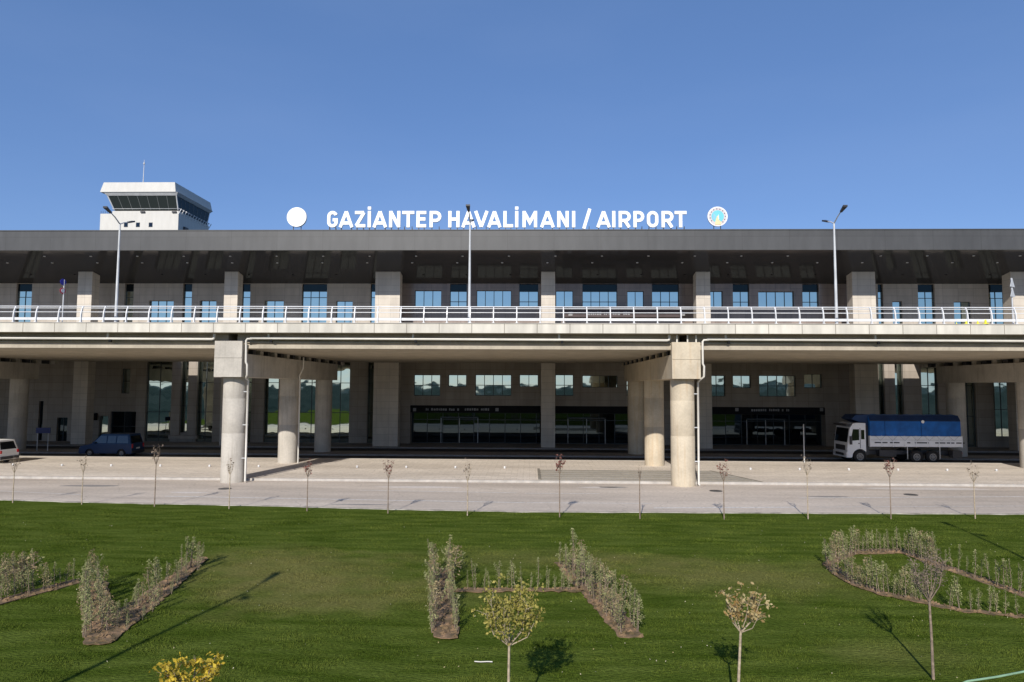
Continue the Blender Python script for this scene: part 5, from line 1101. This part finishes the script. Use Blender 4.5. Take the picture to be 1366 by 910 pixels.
# grass tuft weed beside the upright bed, hose, bits
hp = [at(*q, z=0.03) for q in ((1270, 918), (1290, 909), (1330, 903), (1366, 896), (1420, 889))]
tag(MB().tube([(p.x, p.y, 0.03) for p in hp], 0.022, mat('hose_green', (0.25, 0.4, 0.25), rough=0.5), 8).build('garden_hose', None), 'pale green garden hose lying on the lawn in the bottom right corner', 'hose')
hp = [at(*q, z=0.04) for q in ((633, 882.4), (641, 883.0), (650, 882.6), (657, 882.9))]
tag(MB().tube([(p.x, p.y, 0.04) for p in hp], 0.012, M['pipe'], 8).build('white_stick', None), 'short white stick lying on the grass left of the middle tree', 'stick')

# ------------------------------------------------------------------ grass blades
def blades(N):
    # density falls with distance; sample in picture-independent ground coordinates
    Ys = 11.5+(31.9-11.5)*rng.random(N)**1.15
    Xs = (rng.random(N)*2-1)*(0.80*Ys+1.0)
    keep = np.ones(N, bool)
    keep &= Ys < np.interp(Xs, EX, EY)+0.02+0.16*rng.random(N)*(0.5+0.5*np.sin(Xs*1.9+np.sin(Xs*5)))
    for P in bedpolys.values():
        P = np.array(P); ins = np.zeros(N, bool); j = len(P)-1
        for i in range(len(P)):
            xi, yi = P[i]; xj, yj = P[j]; c_ = ((yi > Ys) != (yj > Ys)) & (Xs < (xj-xi)*(Ys-yi)/((yj-yi)+1e-12)+xi); ins ^= c_; j = i
        keep &= ~(ins & (rng.random(N) < 0.86))
    Xs, Ys = Xs[keep], Ys[keep]; n_ = len(Xs)
    zb = 0.03*np.sin(Xs*0.7+Ys*0.4)*np.sin(Ys*0.5)*(Ys < 29)
    clump = np.clip(0.55+0.5*np.sin(Xs*2.3+1.7*np.sin(Ys*1.1))*np.sin(Ys*3.1+np.sin(Xs*1.3))+0.35*np.sin(Xs*6.1+Ys*2)*np.sin(Ys*7.3-Xs), 0.25, 1.5)
    h = clump*(0.018+0.030*rng.random(n_))*(1+0.5*np.sin(Xs*1.3+np.sin(Ys*2.1))*np.sin(Ys*1.7)); a = rng.random(n_)*2*np.pi; wd = 0.006+0.009*rng.random(n_)*(Ys/15)
    lx, ly = rng.normal(0, .02, n_), rng.normal(0, .02, n_)
    v = np.zeros((n_, 3, 3)); v[:, 0, 0] = Xs-np.cos(a)*wd; v[:, 0, 1] = Ys-np.sin(a)*wd; v[:, 0, 2] = zb-0.005
    v[:, 1, 0] = Xs+np.cos(a)*wd; v[:, 1, 1] = Ys+np.sin(a)*wd; v[:, 1, 2] = zb-0.005; v[:, 2, 0] = Xs+lx; v[:, 2, 1] = Ys+ly; v[:, 2, 2] = zb+h
    me = bpy.data.meshes.new('grass'); me.vertices.add(3*n_); me.vertices.foreach_set('co', v.reshape(-1)); me.loops.add(3*n_); me.loops.foreach_set('vertex_index', np.arange(3*n_, dtype=np.int32))
    me.polygons.add(n_); me.polygons.foreach_set('loop_start', np.arange(0, 3*n_, 3, dtype=np.int32)); me.update(calc_edges=True); me.materials.append(M['blades'])
    o_ = bpy.data.objects.new('grass', me); COL.objects.link(o_); o_['kind'] = 'stuff'; o_['label'] = 'short mown green grass covering the lawn'
blades(520000)

# fallen leaves and clover specks on the lawn
mb = MB(); M['litter'] = leaf_mat('fallen_leaves', (0.45, 0.36, 0.16), (0.75, 0.70, 0.52), sc=3)
for _ in range(420):
    y_ = random.uniform(12, 29); x_ = random.uniform(-.8, .8)*y_
    if any(inpoly(x_, y_, P) for P in bedpolys.values()): continue
    leaf_cloud(mb, [(x_, y_, 0.05+0.03*math.sin(x_*0.7+y_*0.4)*math.sin(y_*0.5))], 0.035, M['litter'], .6)
o_ = mb.build('fallen_leaves', None); o_['kind'] = 'stuff'; o_['label'] = 'scattered pale fallen leaves on the lawn'
